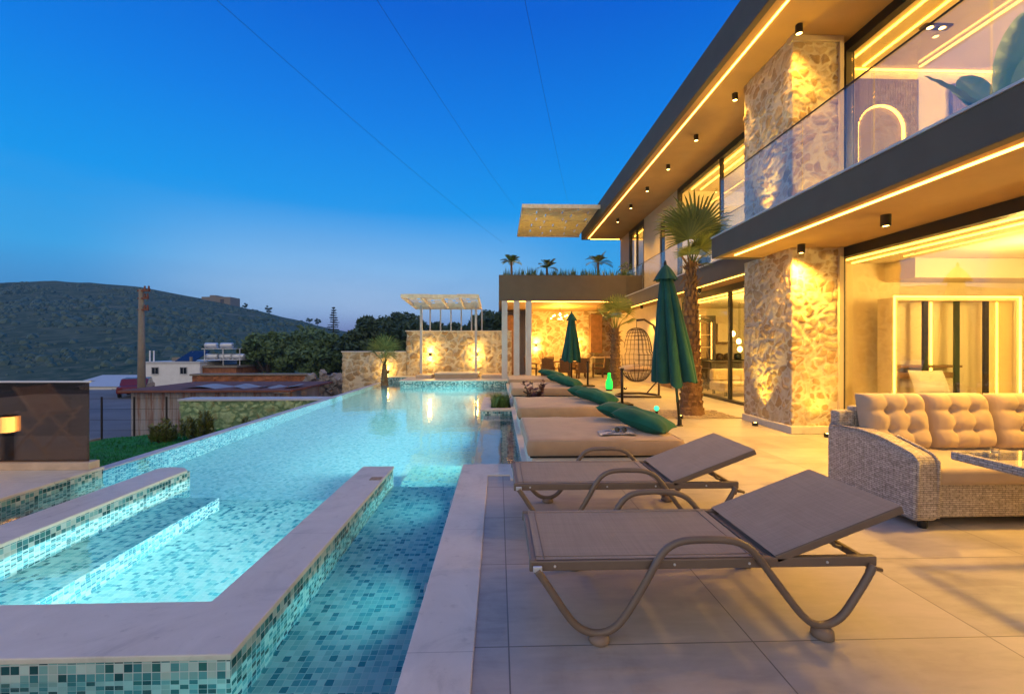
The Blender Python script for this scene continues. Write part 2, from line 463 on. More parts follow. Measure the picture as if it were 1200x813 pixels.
w = bpy.data.worlds.new('World'); sc.world = w; w.use_nodes = True
nt = w.node_tree; bg = nt.nodes['Background']
tc = N(nt, 'ShaderNodeTexCoord').outputs['Generated']
sp = N(nt, 'ShaderNodeSeparateXYZ'); nt.links.new(tc, sp.inputs[0])
X_, Y_, Z_ = sp.outputs
front = ramp(nt, Z_, [(0,(.02,.10,.26)),(.05,(.03,.15,.38)),(.09,(.035,.21,.47)),(.16,(.025,.275,.60)),(.29,(.0,.225,.62)),(.44,(.0,.15,.57)),(.60,(.0,.085,.47)),(1,(.01,.09,.4))])
back = ramp(nt, Z_, [(0,(.5,.42,.36)),(.12,(.9,.75,.62)),(.35,(.85,.75,.66)),(.7,(.42,.43,.48)),(1,(.10,.2,.4))])
fb = N(nt, 'ShaderNodeMapRange', interpolation_type='SMOOTHSTEP'); nt.links.new(Y_, fb.inputs[0])
fb.inputs[1].default_value = .25; fb.inputs[2].default_value = -.55; fb.inputs[3].default_value = 0; fb.inputs[4].default_value = 1
base = mixc(nt, fb.outputs[0], front, back)
# twilight glow where the sun has set: azimuth about 17 degrees left of the view, low
dv = N(nt, 'ShaderNodeVectorMath', operation='DOT_PRODUCT'); nt.links.new(tc, dv.inputs[0]); dv.inputs[1].default_value = Vector((-.26,.96,.10)).normalized()
gl = N(nt, 'ShaderNodeMapRange', interpolation_type='SMOOTHERSTEP'); nt.links.new(dv.outputs['Value'], gl.inputs[0])
gl.inputs[1].default_value = .86; gl.inputs[2].default_value = 1.0
zz = ramp(nt, Z_, [(.03,(0,0,0)),(.08,(1,1,1)),(.12,(1,1,1)),(.28,(0,0,0))])
gmul = math_(nt, 'MULTIPLY', gl.outputs[0], zz)
base = mixc(nt, math_(nt, 'MULTIPLY', gmul, .6), base, (.30,.46,.66))
# faint band cloud near the horizon
cl = noisetex(nt, vscale(nt, tc, (2.2, 2.2, 16)), 2.0, 5, .55, .4)
clm = math_(nt, 'MULTIPLY', ramp(nt, cl, [(.45,(0,0,0)),(.75,(1,1,1))]), ramp(nt, Z_, [(.02,(.5,.5,.5)),(.16,(.35,.35,.35)),(.34,(0,0,0))]))
base = mixc(nt, math_(nt, 'MULTIPLY', clm, .55), base, (.08,.24,.50))
sky = N(nt, 'ShaderNodeTexSky', sky_type='NISHITA'); sky.sun_disc = False; sky.sun_elevation = R(1.0); sky.sun_rotation = R(-17); sky.altitude = 50
b2 = N(nt, 'ShaderNodeBackground'); nt.links.new(sky.outputs[0], b2.inputs[0]); b2.inputs[1].default_value = .004
nt.links.new(base, bg.inputs[0]); bg.inputs[1].default_value = 1.0
ad = N(nt, 'ShaderNodeAddShader'); nt.links.new(bg.outputs[0], ad.inputs[0]); nt.links.new(b2.outputs[0], ad.inputs[1])
nt.links.new(ad.outputs[0], nt.nodes['World Output'].inputs[0])

# ------------------------------------------------------------------ stone walls with real relief
def stone_sheet(name, path, z0, z1, res, m, parent=None, closed=False, amp=.035, sc_=(.30,.24), seed=0.0):
    P = []; L = len(path); segs = L if closed else L-1
    for i in range(segs):
        a = Vector((*path[i], 0)); b = Vector((*path[(i+1)%L], 0)); n = max(1, round((b-a).length/res))
        for k in range(n): P.append(a.lerp(b, k/n))
    if not closed: P.append(Vector((*path[-1], 0)))
    cu = len(P); nv = max(1, round((z1-z0)/res)); mb = MB(); cell = []; edge = []
    nor = []
    for i in range(cu):
        if closed: t0 = P[i]-P[i-1]; t1 = P[(i+1)%cu]-P[i]
        else: t0 = P[i]-P[max(0,i-1)]; t1 = P[min(cu-1,i+1)]-P[i]
        t0 = t0.normalized() if t0.length > 0 else t1.normalized(); t1 = t1.normalized() if t1.length > 0 else t0
        n0 = Vector((t0.y,-t0.x,0)); n1 = Vector((t1.y,-t1.x,0))
        nor.append((n0+n1).normalized())
    for j in range(nv+1):
        z = z0 + (z1-z0)*j/nv
        for i in range(cu):
            p = P[i] + Vector((0,0,z))
            q = p + Vector((seed, seed*1.7, 0))
            wq = Vector((noise.noise(q*2.7), noise.noise(q*2.7+Vector((9,3,1))), noise.noise(q*2.7+Vector((4,8,2)))))*.15 + Vector((noise.noise(q*8), noise.noise(q*8+Vector((5,1,7))), noise.noise(q*8+Vector((2,9,4)))))*.05
            s = q + wq
            d, pt = noise.voronoi(Vector((s.x/sc_[0], s.y/sc_[0], s.z/sc_[1])))
            e = d[1]-d[0]
            k = min(1, max(0, (e-.03)/.30)); k = k*k*(3-2*k)
            h = (math.sin(pt[0].x*127.1+pt[0].y*311.7+pt[0].z*74.7)*43758.5) % 1.0
            off = amp*(k*(.45+.55*h) + .55*noise.noise(q*8)*(.3+.7*k) + .30*noise.noise(q*22))
            v = p + nor[i]*off
            mb.v.append(tuple(v)); cell.append(h); edge.append(min(1,max(0,e)))
    for j in range(nv):
        for i in range(cu if closed else cu-1):
            i2 = (i+1) % cu
            mb.f.append((j*cu+i, j*cu+i2, (j+1)*cu+i2, (j+1)*cu+i))
    mb.att = {'cell': cell, 'edge': edge}
    return mb.build(name, m, parent, smooth=True)

# ------------------------------------------------------------------ ground, pool, deck
ZW = -.12
struct(MB().box(-1500, 1500, -300, 2500, -7.6, -7.0).build('ground', M['earth']))
YD = 17.3
t = MB()
tf = MB()
tf.box(-1.27, -.43, -1, 5.33, -1.3, -.46); tf.box(-4.75, -1.27, -1, 2.14, -1.3, -.462); tf.box(-4.75, -4.03, 2.14, 5.42, -1.3, -.7)
tf.box(-3.66, -1.62, 2.565, 5.40, -1.3, -.98); tf.box(-3.66, -3.155, 2.566, 5.10, -.979, -.58); t.box(-3.155, -3.148, 2.566, 5.10, -.979, -.582)
tf.box(-1.27, -.43, 5.335, 6.6, -1.3, -.85)
tf.box(.04, .30, 5.4, 10.1, -1.3, -.42)
t.box(-.4, .30, 12.6, YD, -1.3, -.5)
# side walls of the basin
t.box(-.44, -.40, -1, 5.42, -1.4, -.018); t.box(.298, .34, 5.4, 17.3, -1.4, -.018); t.box(-.44, .30, 5.38, 5.42, -1.4, -.019)
t.box(-.4, .298, 10.1, 12.6, -1.3, -.03)
t.box(-3.8, .34, YD, YD+.1, -1.4, .08); t.box(-3.84, -3.8, YD+.1, 19.4, -1.4, .08); t.box(-5.1, -3.8, 19.4, 19.5, -1.4, .08)
t.box(-4.79, -4.75, -1, 5.48, -1.4, -.03); t.box(-5.13, -4.79, 5.44, 5.48, -1.4, -.13); t.box(-5.0, -4.96, 5.481, 19.4, -1.6, -.124)
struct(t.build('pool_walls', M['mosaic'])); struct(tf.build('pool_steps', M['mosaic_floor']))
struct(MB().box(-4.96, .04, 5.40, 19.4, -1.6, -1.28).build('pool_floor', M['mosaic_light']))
struct(MB().box(-5.16, -5.0, 5.482, 19.45, -1.9, -.113).build('pool_rim', M['cap']))
struct(MB().box(-.34, .04, 5.5, 10.098, -1.3, -.17).build('submerged_wall', M['marble'], bevel=.01))
tt = MB()
tt.box(-4.03, -3.66, -1, 5.38, -1.3, -.03); tt.box(-3.66, -1.62, 2.14, 2.565, -1.3, -.03); tt.box(-1.62, -1.27, 2.14, 5.40, -1.3, -.03)
struct(tt.build('hot_tub_walls', M['mosaic']))
cp = MB()
o_ = .012
cp.prism([(-4.03-o_,-1),(-3.66+o_,-1),(-3.66+o_,2.14-o_),(-1.27+o_,2.14-o_),(-1.27+o_,5.41),(-1.62-o_,5.41),(-1.62-o_,2.565+o_),(-3.66+o_,2.565+o_),(-3.66+o_,5.32),(-3.75,5.42),(-3.9,5.45),(-4.03-o_,5.40)], -.03, 0)
cp2 = cp.build('hot_tub_coping', M['marble'], bevel=.006); struct(cp2)
g = MB()
g.prism([(-1.40,4.85),(-1.28,4.85),(-1.28,4.95),(-1.40,4.95)], .0, .006)
tag(g.build('overflow_grille', M['gravel']), 'small beige grille plate set in the top of the hot tub coping', 'grille')
cp = MB()
cp.prism([(-.43,-3),(-.115,-3),(-.115,4.96),(.13,4.96),(.13,4.80),(.22,4.80),(.22,4.6),(.33,4.6),(.33,5.42),(-.43,5.42)], -.018, .014)
struct(cp.build('pool_coping', M['marble'], bevel=.006))
cp = MB(); cp.box(.296, .40, 5.42, 17.2, -.018, .010)
struct(cp.build('deck_edge', M['marble'], bevel=.004))
# water: one flat sheet at the water line
wv = MB()
wv.quad((-4.78,-1,ZW),(-.42,-1,ZW),(-.42,5.35,ZW),(-4.78,5.35,ZW)); wv.quad((-4.98,5.35,ZW),(.31,5.35,ZW),(.31,YD+.02,ZW),(-4.98,YD+.02,ZW)); wv.quad((-4.98,YD+.02,ZW),(-3.79,YD+.02,ZW),(-3.79,19.42,ZW),(-4.98,19.42,ZW))
struct(wv.build('water', M['water']))
# deck
d = MB()
d.prism([(-.115,-3),(-.115,4.96),(.33,4.96),(.33,24.2),(12,24.2),(12,-3)], -.3, 0)
struct(d.build('deck', M['deck']))
# far deck behind the pool
fd = MB(); fd.box(-3.86, .6, YD-.02, 19.95, .08, .12)
struct(fd.build('far_coping', M['marble'], bevel=.006))
fd = MB(); fd.box(-5.16, -3.86, 19.4, 19.95, .08, .118); struct(fd.build('far_coping', M['marble'], bevel=.006))
fd = MB(); fd.box(-3.8, .33, YD+.1, 19.95, -1.4, .08); struct(fd.build('far_platform', M['deck']))
b = MB(); b.box(-2.6, -.85, 18.3, 19.7, .12, .30)
bt = thing('low_bench', 'low brown grey bench block under the white pergola at the pool end', 'bench', (-1.7,19,.12))
b.build('base', M['tan'], bt); MB().box(-2.64, -.81, 18.27, 19.72, .30, .335).build('top', M['marble'], bt, bevel=.006)
for x0, x1, l in ((-3.4,-2.75,'beige stone step block left of the low bench'),(-.7,.25,'beige stone step block right of the low bench')):
    tag(MB().box(x0, x1, 18.35, 19.6, .12, .26).build('stone_step', M['marble_edge'], bevel=.01), l, 'step')
# planter island beside the beds
isl = MB()
isl.box(-.41, .296, 10.09, 10.38, -.03, .008); isl.box(-.41, -.18, 10.38, 12.6, -.03, .008); isl.box(-.18, .296, 12.35, 12.6, -.03, .008)
struct(isl.build('island_coping', M['marble'], bevel=.006))
struct(MB().box(-.18, .30, 10.38, 12.35, -.2, -.03).build('planter_gravel', M['earth']))
# left terrace, kerb and glass screen
tr = MB(); tr.box(-14, -4.79, -3, 5.48, -2.5, -.03); struct(tr.build('terrace_base', M['concrete']))
struct(MB().box(-14, -4.745, -3, 5.495, -.03, 0).build('terrace', M['marble'], bevel=.006))
kb = MB(); kb.box(-14, -4.80, 5.35, 5.495, 0, .085); struct(kb.build('terrace_kerb', M['marble_edge'], bevel=.006))
gs = thing('glass_screen', 'bronze tinted glass windscreen on the kerb of the left terrace', 'glass screen', (-6.5,5.42,.085))
struct(MB().prism([(-14,5.60),(-5.1,5.60),(-7.4,8.2),(-14,8.2)], -1.6, -.16).build('added_terrace', M['marble']))  # added floor hidden behind the glass, carries the reflection chair
xs = [-4.85, -6.9, -8.9, -11, -13]
for i in range(4): MB().box(xs[i]-.01, xs[i+1]+.01, 5.414, 5.426, .085, 1.02).build('pane', M['bronze_glass'], gs)
MB().box(-13, -4.845, 5.405, 5.435, 1.02, 1.04).build('top_rail', M['tank'], gs)

# ------------------------------------------------------------------ pool lights
def pool_light(x, y, z, ax, lab, r=.11, m='pool_lamp'):
    t = thing('pool_light', lab, 'pool light', (x,y,z), 'lamps under the pool water')
    Mx = Matrix.Translation((x,y,z)) @ (Matrix.Rotation(R(-90),4,'Y') if ax == 'x' else Matrix.Rotation(R(-90),4,'X'))
    MB().lathe([(r*1.25,0),(r*1.25,.05),(r*1.12,.05),(r*1.1,.012)], n=24, M=Mx).build('bezel', M['white_base'], t)
    MB().lathe([(r,.014),(r*.9,.022),(r*.5,.026),(.01,.027)], n=24, M=Mx).build('lens', M[m], t, smooth=True)
M['shelf_fill'] = emit('shelf_fill', (.30,.92,.95), 300)  # for added fill lamps that brighten the shallow foreground water
M['bench_fill'] = emit('bench_fill', (.66,.98,1), 480)
M['tub_lamp'] = emit('tub_lamp', (.74,.98,1), 900)
pool_light(-1.62, 3.7, -.80, 'x', 'round lamp glowing under water inside the hot tub', .12, 'tub_lamp')
pool_light(-2.75, 2.566, -.36, 'y', 'added underwater fill lamp on the front inner wall of the hot tub', .10, 'bench_fill')  # added lamp, unseen from the camera, brightens bench and tub walls
for yy, lab in ((6.6,'round underwater lamp on the pool wall just past the hot tub'),(9.0,'round underwater lamp below the submerged white wall, towards its far end')):
    pool_light(-.345, yy, -.55, 'x', lab)
pool_light(-.405, 11.8, -.5, 'x', 'round underwater lamp on the side of the planter island')
pool_light(-.405, 14.8, -.5, 'x', 'round underwater lamp in the pool wall past the planter island')
pool_light(-.405, 16.4, -.5, 'x', 'round underwater lamp in the pool wall close to the far end')
pool_light(-.445, 4.6, -.24, 'x', 'small added underwater fill lamp beside the shallow shelf', .04, 'shelf_fill')
pool_light(-.445, 1.55, -.26, 'x', 'small added underwater fill lamp in front of the hot tub, nearest the camera', .055, 'shelf_fill')  # added to brighten the submerged front face of the tub
pool_light(-.445, 3.0, -.24, 'x', 'small added underwater fill lamp beside the shallow shelf, the nearer one', .04, 'shelf_fill')

# lantern on the left terrace
lt = thing('lantern', 'square glowing lantern on a short dark post before the glass screen', 'lantern', (-5.82,5.08,0))
LX = -.23
MB().box(-5.96+LX,-5.88+LX,5.04,5.12,0,.36).build('post', M['frame'], lt)
MB().box(-5.975+LX,-5.865+LX,5.025,5.135,.36,.37).build('base', M['black'], lt)
MB().box(-5.965+LX,-5.875+LX,5.035,5.125,.37,.565).build('glass', M['lantern_glow'], lt)
MB().box(-5.975+LX,-5.865+LX,5.025,5.135,.565,.59).build('cap', M['black'], lt)
dc = thing('reflection_chair', 'wooden folding chair with tan canvas set behind the bronze glass to stand for a reflection', 'chair', (-6.89,7.0,-.16))  # added chair behind the glass, stands in for a mirror reflection
def bar(a, b_, r=.02): return MB().tube([a, b_], r, 8)
for yy in (6.75, 7.25):
    bar((-7.19,yy,-.16),(-6.64,yy,.50)).build('leg', M['pale_wood'], dc); bar((-6.69,yy+.03,-.16),(-7.24,yy+.03,.45)).build('leg', M['pale_wood'], dc)
    bar((-6.74,yy,.30),(-7.14,yy,.85)).build('back_post', M['pale_wood'], dc)
MB().add([(-7.21,6.75,.46),(-7.21,7.25,.46),(-6.65,7.25,.48),(-6.65,6.75,.48),(-6.93,6.75,.40),(-6.93,7.25,.40)],[(0,4,5,1),(4,3,2,5)]).build('seat', M['tan'], dc)
MB().quad((-6.79,6.76,.40),(-6.79,7.24,.40),(-7.12,7.24,.84),(-7.12,6.76,.84)).build('backrest', M['tan'], dc)
# ------------------------------------------------------------------ the house
ZB0, ZB1, ZS, ZR = 3.09, 3.47, 6.58, 7.17
vil = thing('villa', 'modern two storey villa with dark fascias and lit orange soffits', 'house', (6,8,0))
def vp(name, mb, m, parent=None, **k): return mb.build(name, M[m], parent or vil, **k)
# roof
f = MB(); f.box(4.0, 4.12, -4, 21.3, ZS-.02, ZR); f.box(4.12, 12, 21.18, 21.3, ZS-.02, ZR)
rf = vp('roof_fascia', f, 'fascia', bevel=.01)
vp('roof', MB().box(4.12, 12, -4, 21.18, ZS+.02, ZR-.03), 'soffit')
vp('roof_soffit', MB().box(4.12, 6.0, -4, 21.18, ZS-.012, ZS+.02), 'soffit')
vp('led_strip', MB().box(4.272, 4.296, -4, 21.0, ZS-.034, ZS-.012), 'led')
vp('led_strip', MB().box(4.4, 5.8, 21.1, 21.12, ZS-.03, ZS-.012), 'led')
# near balcony
YE = 8.15
vp('balcony_fascia', MB().box(3.97, 4.09, -4, YE, ZB0-.02, ZB1-.025).box(4.09, 5.14, YE-.12, YE, ZB0-.02, ZB1-.025), 'fascia', bevel=.008)
vp('balcony_cap', MB().box(3.955, 4.14, -4, YE+.01, ZB1-.025, ZB1), 'cap')
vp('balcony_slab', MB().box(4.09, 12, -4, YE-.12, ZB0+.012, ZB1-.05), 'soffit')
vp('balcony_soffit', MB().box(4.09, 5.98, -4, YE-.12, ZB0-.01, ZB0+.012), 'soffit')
vp('led_strip', MB().box(4.21, 4.235, -4, YE-.35, ZB0-.03, ZB0-.01), 'led')
# set back balcony
XB = 5.14
vp('rear_balcony_fascia', MB().box(XB, XB+.12, YE, 18.0, 3.0, ZB1-.025), 'fascia', bevel=.008)
vp('rear_balcony_cap', MB().box(XB-.015, XB+.16, YE+.012, 18.0, ZB1-.025, ZB1), 'cap')
vp('rear_balcony_slab', MB().box(XB+.12, 12, YE+.001, 21.2, 3.03, ZB1-.05), 'soffit')
# glass railing panels
jy = [7.97, 6.93, 5.80, 4.67, 3.53, 2.4, 1.27, .14, -1, -2.2, -3.5]
for i in range(len(jy)-1):
    p = vp('railing_panel', MB().box(4.035, 4.053, jy[i+1]+.008, jy[i]-.008, ZB1, 4.46), 'rail_glass')
    vp('top_edge', MB().box(4.033, 4.055, jy[i+1]+.008, jy[i]-.008, 4.46, 4.468), 'frame', p)
vp('railing_return', MB().box(4.06, 5.19, 7.97, 7.985, ZB1, 4.46), 'rail_glass')
jy = [8.2, 9.6, 11.0, 12.4, 13.8, 15.2, 16.6, 17.95]
for i in range(len(jy)-1):
    p = vp('railing_panel', MB().box(XB+.06, XB+.078, jy[i]+.008, jy[i+1]-.008, ZB1, 4.44), 'rail_glass')
    vp('top_edge', MB().box(XB+.058, XB+.08, jy[i]+.008, jy[i+1]-.008, 4.44, 4.448), 'frame', p)
# stone pillars, ground and upper
PX0, PX1, PY0, PY1 = 4.86, 5.68, 7.20, 8.62
path = [(PX0,PY1),(PX0,PY0),(PX1,PY0),(PX1,PY1)]
for z0, z1, sd in ((.13, ZB0-.012, 0.0), (ZB1+.0, ZS-.014, 5.3)):
    stone_sheet('stone_pillar', path, z0, z1, .022, M['stone'], vil, closed=True, amp=.020, sc_=(.185,.145), seed=sd)
    vp('pillar_core', MB().box(PX0+.02, PX1-.01, PY0+.02, PY1-.02, z0, z1), 'wall')
vp('pillar_plinth', MB().box(PX0-.05, PX1+.02, PY0-.06, PY1, 0.002, .13), 'marble', bevel=.008)
for z0, z1 in ((.13, ZB0-.012), (ZB1, ZS-.014)):
    vp('pillar_trim', MB().box(PX1-.055, PX1+.018, PY0-.05, PY0+.2, z0, z1), 'wall', bevel=.005)
    vp('pillar_trim', MB().box(PX0-.03, PX1-.056, PY0-.052, PY0+.1, z1-.14 if z0 < 1 else z1-.10, z1), 'wall', bevel=.005) if z0 > 1 else None

# window walls: frame with panes ------------------------------------------------
def window(x, ya, yb, z0, z1, mull, fw=.075, head=.16, cond=True):
    f = MB()
    f.box(x, x+.14, ya, yb, z1-head, z1); f.box(x, x+.14, ya, yb, z0, z0+.07)
    f.box(x+.002, x+.138, ya, ya+fw, z0+.07, z1-head); f.box(x+.002, x+.138, yb-fw, yb, z0+.07, z1-head)
    ys = [ya+fw] + list(mull) + [yb-fw]
    for m_ in mull: f.box(x+.03, x+.11, m_-.04, m_+.04, z0+.07, z1-head)
    wobj = vp('window', f, 'frame')
    for a, b in zip(ys[:-1], ys[1:]):
        vp('pane', MB().box(x+.066, x+.074, a+.0402, b-.0402, z0+.07, z1-head), 'pane', wobj)
    return wobj
GX = 5.70
window(GX, .2, 7.42, .0, ZB0-.012, (3.8,), fw=.12)
window(5.95, 8.80, 14.3, .0, 3.03, (11.35,))
window(5.85, .2, 7.42, ZB1-.04, ZS-.014, (3.6,), fw=.12)
window(5.85, 8.80, 14.35, ZB1-.04, ZS-.014, (11.6,))
window(5.85, 17.7, 19.75, ZB1-.04, ZS-.014, (18.75,))
for a_ in ((5.86,6.1,14.35,15.45,ZB1-.04,ZS-.013),(5.86,6.1,15.45,15.95,5.9,ZS-.013),(5.86,6.1,15.95,17.7,ZB1-.04,ZS-.013),(5.86,6.1,19.75,21.15,ZB1-.04,ZS-.013),(6.1,12,21.0,21.15,ZB1-.04,ZS-.013),(5.96,6.2,14.3,24.2,.002,3.03),(GX+.14,5.95,7.42,7.6,.002,ZB0-.012),(5.99,6.1,7.42,8.8,ZB1-.04,ZS-.013),(5.99,6.1,7.6,8.8,.002,ZB0-.012),(GX,5.9,-4,.2,.002,ZB0-.012),(5.85,6.0,-4,.2,ZB1-.04,ZS-.013)):
    vp('wall', MB().box(*a_), 'wall')
wobj = vp('window', MB().box(5.90, 5.94, 15.45, 15.95, ZB1-.04, 5.9), 'dark_glass')
vp('door', MB().box(5.925, 5.962, 15.1, 16.1, .01, 2.3), 'wood', bevel=.01)
# rooms
def room(x0, x1, y0, y1, z0, z1, nm, skip=()):
    o = vp('room_wall', MB().box(x1, x1+.1, y0, y1, z0, z1).box(x0, x1+.1, y1, y1+.1, z0, z1).box(x0, x1+.1, y0-.1, y0, z0, z1), 'inner')
    vp('room_ceiling', MB().box(x0, x1, y0, y1, z1, z1+.05), 'inner'); vp('room_floor', MB().box(x0, x1, y0, y1, z0-.03, z0), 'inner_floor')
room(5.85, 10.5, .3, 7.95, .034, 2.96, 'lounge')
room(6.21, 11.5, 8.9, 17.05, .034, 2.92, 'kitchen')
room(6.0, 10.5, .3, 7.95, ZB1+.03, 6.50, 'bedroom')
room(6.0, 10.5, 8.9, 14.3, ZB1+.03, 6.50, 'second bedroom')
room(6.0, 9.5, 16.2, 20.8, ZB1+.03, 6.50, 'corner room')
for x, y0, y1, z in ((6.02,.5,7.8,2.93),(6.35,.5,7.8,2.93),(6.35,9,16.9,2.89),(6.75,9,16.9,2.89),(6.2,.5,7.8,6.47),(6.55,.5,7.8,6.47),(6.2,9,14.1,6.47),(6.5,9,14.1,6.47),(6.25,16.4,20.6,6.47),(7.6,.5,7.8,6.485)):
    vp('led_strip', MB().box(x, x+.03, y0, y1, z, z+.02), 'led_in')
vp('led_strip', MB().box(6.3, 10.4, 7.88, 7.91, 6.475, 6.495), 'led_in')
vp('bulkhead', MB().box(7.1, 10.4, 7.35, 7.949, 2.62, 2.955), 'inner')
def roomlight(x, y, z, p, col=(1,.645,.16), r=.25):
    lamp('room_light', 'POINT', (x,y,z), p, col, vil, shadow_soft_size=r)
roomlight(8.2, 3.2, 2.3, 250); roomlight(7.6, 6.0, 2.4, 105)
roomlight(8.4, 11.5, 2.3, 280); roomlight(7.6, 13.0, 2.3, 120)
roomlight(8.0, 3.5, 5.9, 330); roomlight(9.4, 5.6, 5.6, 300, (1,.60,.13)); roomlight(8.0, 11.5, 5.8, 380); roomlight(7.6, 18.5, 5.8, 220)

# downlights under the soffits
ymax = 0
def downlight(x, y, z, lab, p, grp, ang=75, aim=0):
    t = thing('downlight', lab, 'downlight', (x,y,z), grp)
    MB().lathe([(.055,0),(.055,-.14),(.045,-.142),(.044,-.12)], (x,y,z), 20).build('housing', M['black'], t)
    MB().lathe([(.042,-.128),(.03,-.135),(.01,-.136)], (x,y,z), 16).build('bulb', M['bulb'], t)
    lamp('beam', 'SPOT', (x,y,z-.16), p, (1,.50,.06), t, (R(aim),0,0), spot_size=R(ang), spot_blend=.7, shadow_soft_size=.12)
ordn = ['first','second','third','fourth','fifth','sixth','seventh','eighth']
for i, y in enumerate((6.95, 8.87, 10.64, 12.41, 14.18, 15.95, 17.72)):
    downlight(4.80, y, ZS-.012, 'black cylinder downlight in the roof soffit, %s one counting from the upper stone pillar corner' % ordn[i], 170 if i < 1 else 230, 'downlights along the roof soffit', 110)
downlight(4.82, 5.38, ZB0-.01, 'black cylinder downlight under the balcony between pillar and frame edge', 330, 'downlights under the balcony', 130)
downlight(4.86, 6.98, ZB0-.01, 'black cylinder downlight under the balcony right against the stone pillar', 420, 'downlights under the balcony', 135)
downlight(4.82, 3.6, ZB0-.01, 'black cylinder downlight under the balcony above the wicker sofa', 420, 'downlights under the balcony', 135)
for y in (9.4, 12.0, 14.6, 16.9):
    downlight(5.5, y, 3.03, {9.4:'black downlight under the rear balcony near the tall palm',12.0:'black downlight under the rear balcony above the glass doors',14.6:'black downlight under the rear balcony next to the young palm',16.9:'black downlight under the rear balcony nearest the pavilion'}[y], 260, 'downlights under the rear balcony', 110)
vp('led_strip', MB().box(5.3, 5.325, 8.4, 17.9, 2.995, 3.01).box(5.3,5.3251,8.3,8.31,2.995,3.01), 'led_in')
# uplights at the pillars
def uplight(x, y, z, lab, p, rot, sp=70):
    t = thing('uplight', lab, 'uplight', (x,y,z), 'uplights on the ground')
    MB().lathe([(.05,0),(.05,.06),(.04,.062),(.038,.05)], (x,y,z), 16).build('housing', M['black'], t)
    MB().lathe([(.036,.052),(.02,.058),(.005,.059)], (x,y,z), 14).build('lens', M['bulb'], t)
    lamp('beam', 'SPOT', (x,y,z+.08), p, (1,.58,.05), t, rot, spot_size=R(sp), spot_blend=.8, shadow_soft_size=.02)
uplight(4.68, 7.95, .0, 'small black uplight on the deck by the ground floor stone pillar', 200, (R(180),R(-8),0), 75)
uplight(4.68, 7.85, ZB1, 'small black uplight on the balcony floor by the upper stone pillar', 200, (R(180),R(-6),0), 70)

# ------------------------------------------------------------------ upper pergola on the roof edge
pg = thing('roof_pergola', 'flat pale slatted canopy cantilevered from the roof fascia', 'pergola', (2.4,19.5,6.9))
x0, x1, y0, y1, z = .92, 3.98, 17.2, 21.8, 6.86
fr = MB()
for (a,b,c_,d_) in ((x0,x1,y0,y0+.08),(x0,x1,y1-.08,y1),(x0,x0+.08,y0+.08,y1-.08)): fr.box(a,b,c_,d_,z-.05,z+.1)
fr.build('frame', M['pale_wood'], pg)
bd = MB(); random.seed(5)
ny = 9
for r in range(ny):
    ya = y0+.09+(y1-y0-.18)*r/ny; yb = ya+(y1-y0-.18)/ny-.02
    xx = x0+.09
    off = -.5 if r % 2 else 0
    while xx < x1:
        L = 1.0 + uni(-.1,.1) + (off if xx < x0+.1 else 0)
        xe = min(x1-.01, xx+L)
        bd.box(xx, xe, ya, yb, z+.02+uni(0,.02), z+.05+uni(.02,.03)); xx = xe+.05
bd.build('slats', M['pale_wood'], pg)
bm_ = MB()
for k in range(1,5): 
    yb = y0 + (y1-y0)*k/5; bm_.box(x0+.08, x1, yb-.03, yb+.03, z+.1, z+.16)
bm_.build('beams', M['pale_wood'], pg)

# ------------------------------------------------------------------ pavilion
pv = thing('pavilion', 'single storey dining pavilion with dark fascia and pale fin columns', 'pavilion', (3,21,0))
PYF = 18.02
def pp(name, mb, m, parent=None, **k): return mb.build(name, M[m], parent or pv, **k)
pp('roof_fascia', MB().box(.02, 5.9, PYF, PYF+.15, 3.3, 4.34).box(.02,.17,PYF+.15,24.2,3.3,4.34), 'fascia_b', bevel=.01)
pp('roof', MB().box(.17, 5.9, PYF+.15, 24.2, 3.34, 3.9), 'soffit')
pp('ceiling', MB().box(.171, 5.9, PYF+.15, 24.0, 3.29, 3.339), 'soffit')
pp('led_strip', MB().box(.25, 5.85, PYF+.2, PYF+.23, 3.265, 3.289), 'led')
for x in (.14, .63, 1.12):
    pp('column', MB().box(x, x+.23, PYF+.01, PYF+.32, -.3 if x < .2 else 0.001, 3.29), 'fin', bevel=.006)
stone_sheet('stone_wall', [(1.6,23.3),(5.96,23.3)], 0, 3.29, .05, M['stone'], pv, amp=.05, sc_=(.38,.28), seed=3.1)
pp('back_wall', MB().box(.2, 5.96, 23.33, 23.6, 0.001, 3.289), 'wall')
pp('wood_panel', MB().box(.25, 1.0, 22.2, 22.3, .001, 3.0), 'wood', bevel=.01)
pp('side_wall', MB().box(1.45, 1.6, 22.0, 23.3, .001, 3.288), 'wall')
# sconces
def sconce(x, y, z, lab, p=14, r=.035, em='bulb'):
    t = thing('wall_sconce', lab, 'wall light', (x,y,z), 'up and down wall lights')
    MB().box(x-.05,x+.05,y-.11,y+.03,z-.09,z+.09).build('housing', M['black'], t, bevel=.006)
    MB().box(x-.04,x+.04,y-.10,y-.01,z+.0905,z+.10).build('upper_lens', M[em], t)
    MB().box(x-.04,x+.04,y-.10,y-.01,z-.10,z-.0905).build('lower_lens', M[em], t)
    for s in (1,-1): lamp('glow', 'POINT', (x,y-.13,z+s*.2), p, (1,.58,.10), t, shadow_soft_size=.09)
Ys = 23.25
sconce(1.98, Ys, 1.50, 'up and down wall light on the pavilion stone wall, left of the far parasol', 26)
sconce(4.10, Ys, 1.52, 'up and down wall light on the pavilion stone wall, right of the far parasol', 26)
lamp('pavilion_light', 'POINT', (2.9,20.8,2.62), 420, (1,.50,.08), pv, shadow_soft_size=.10)
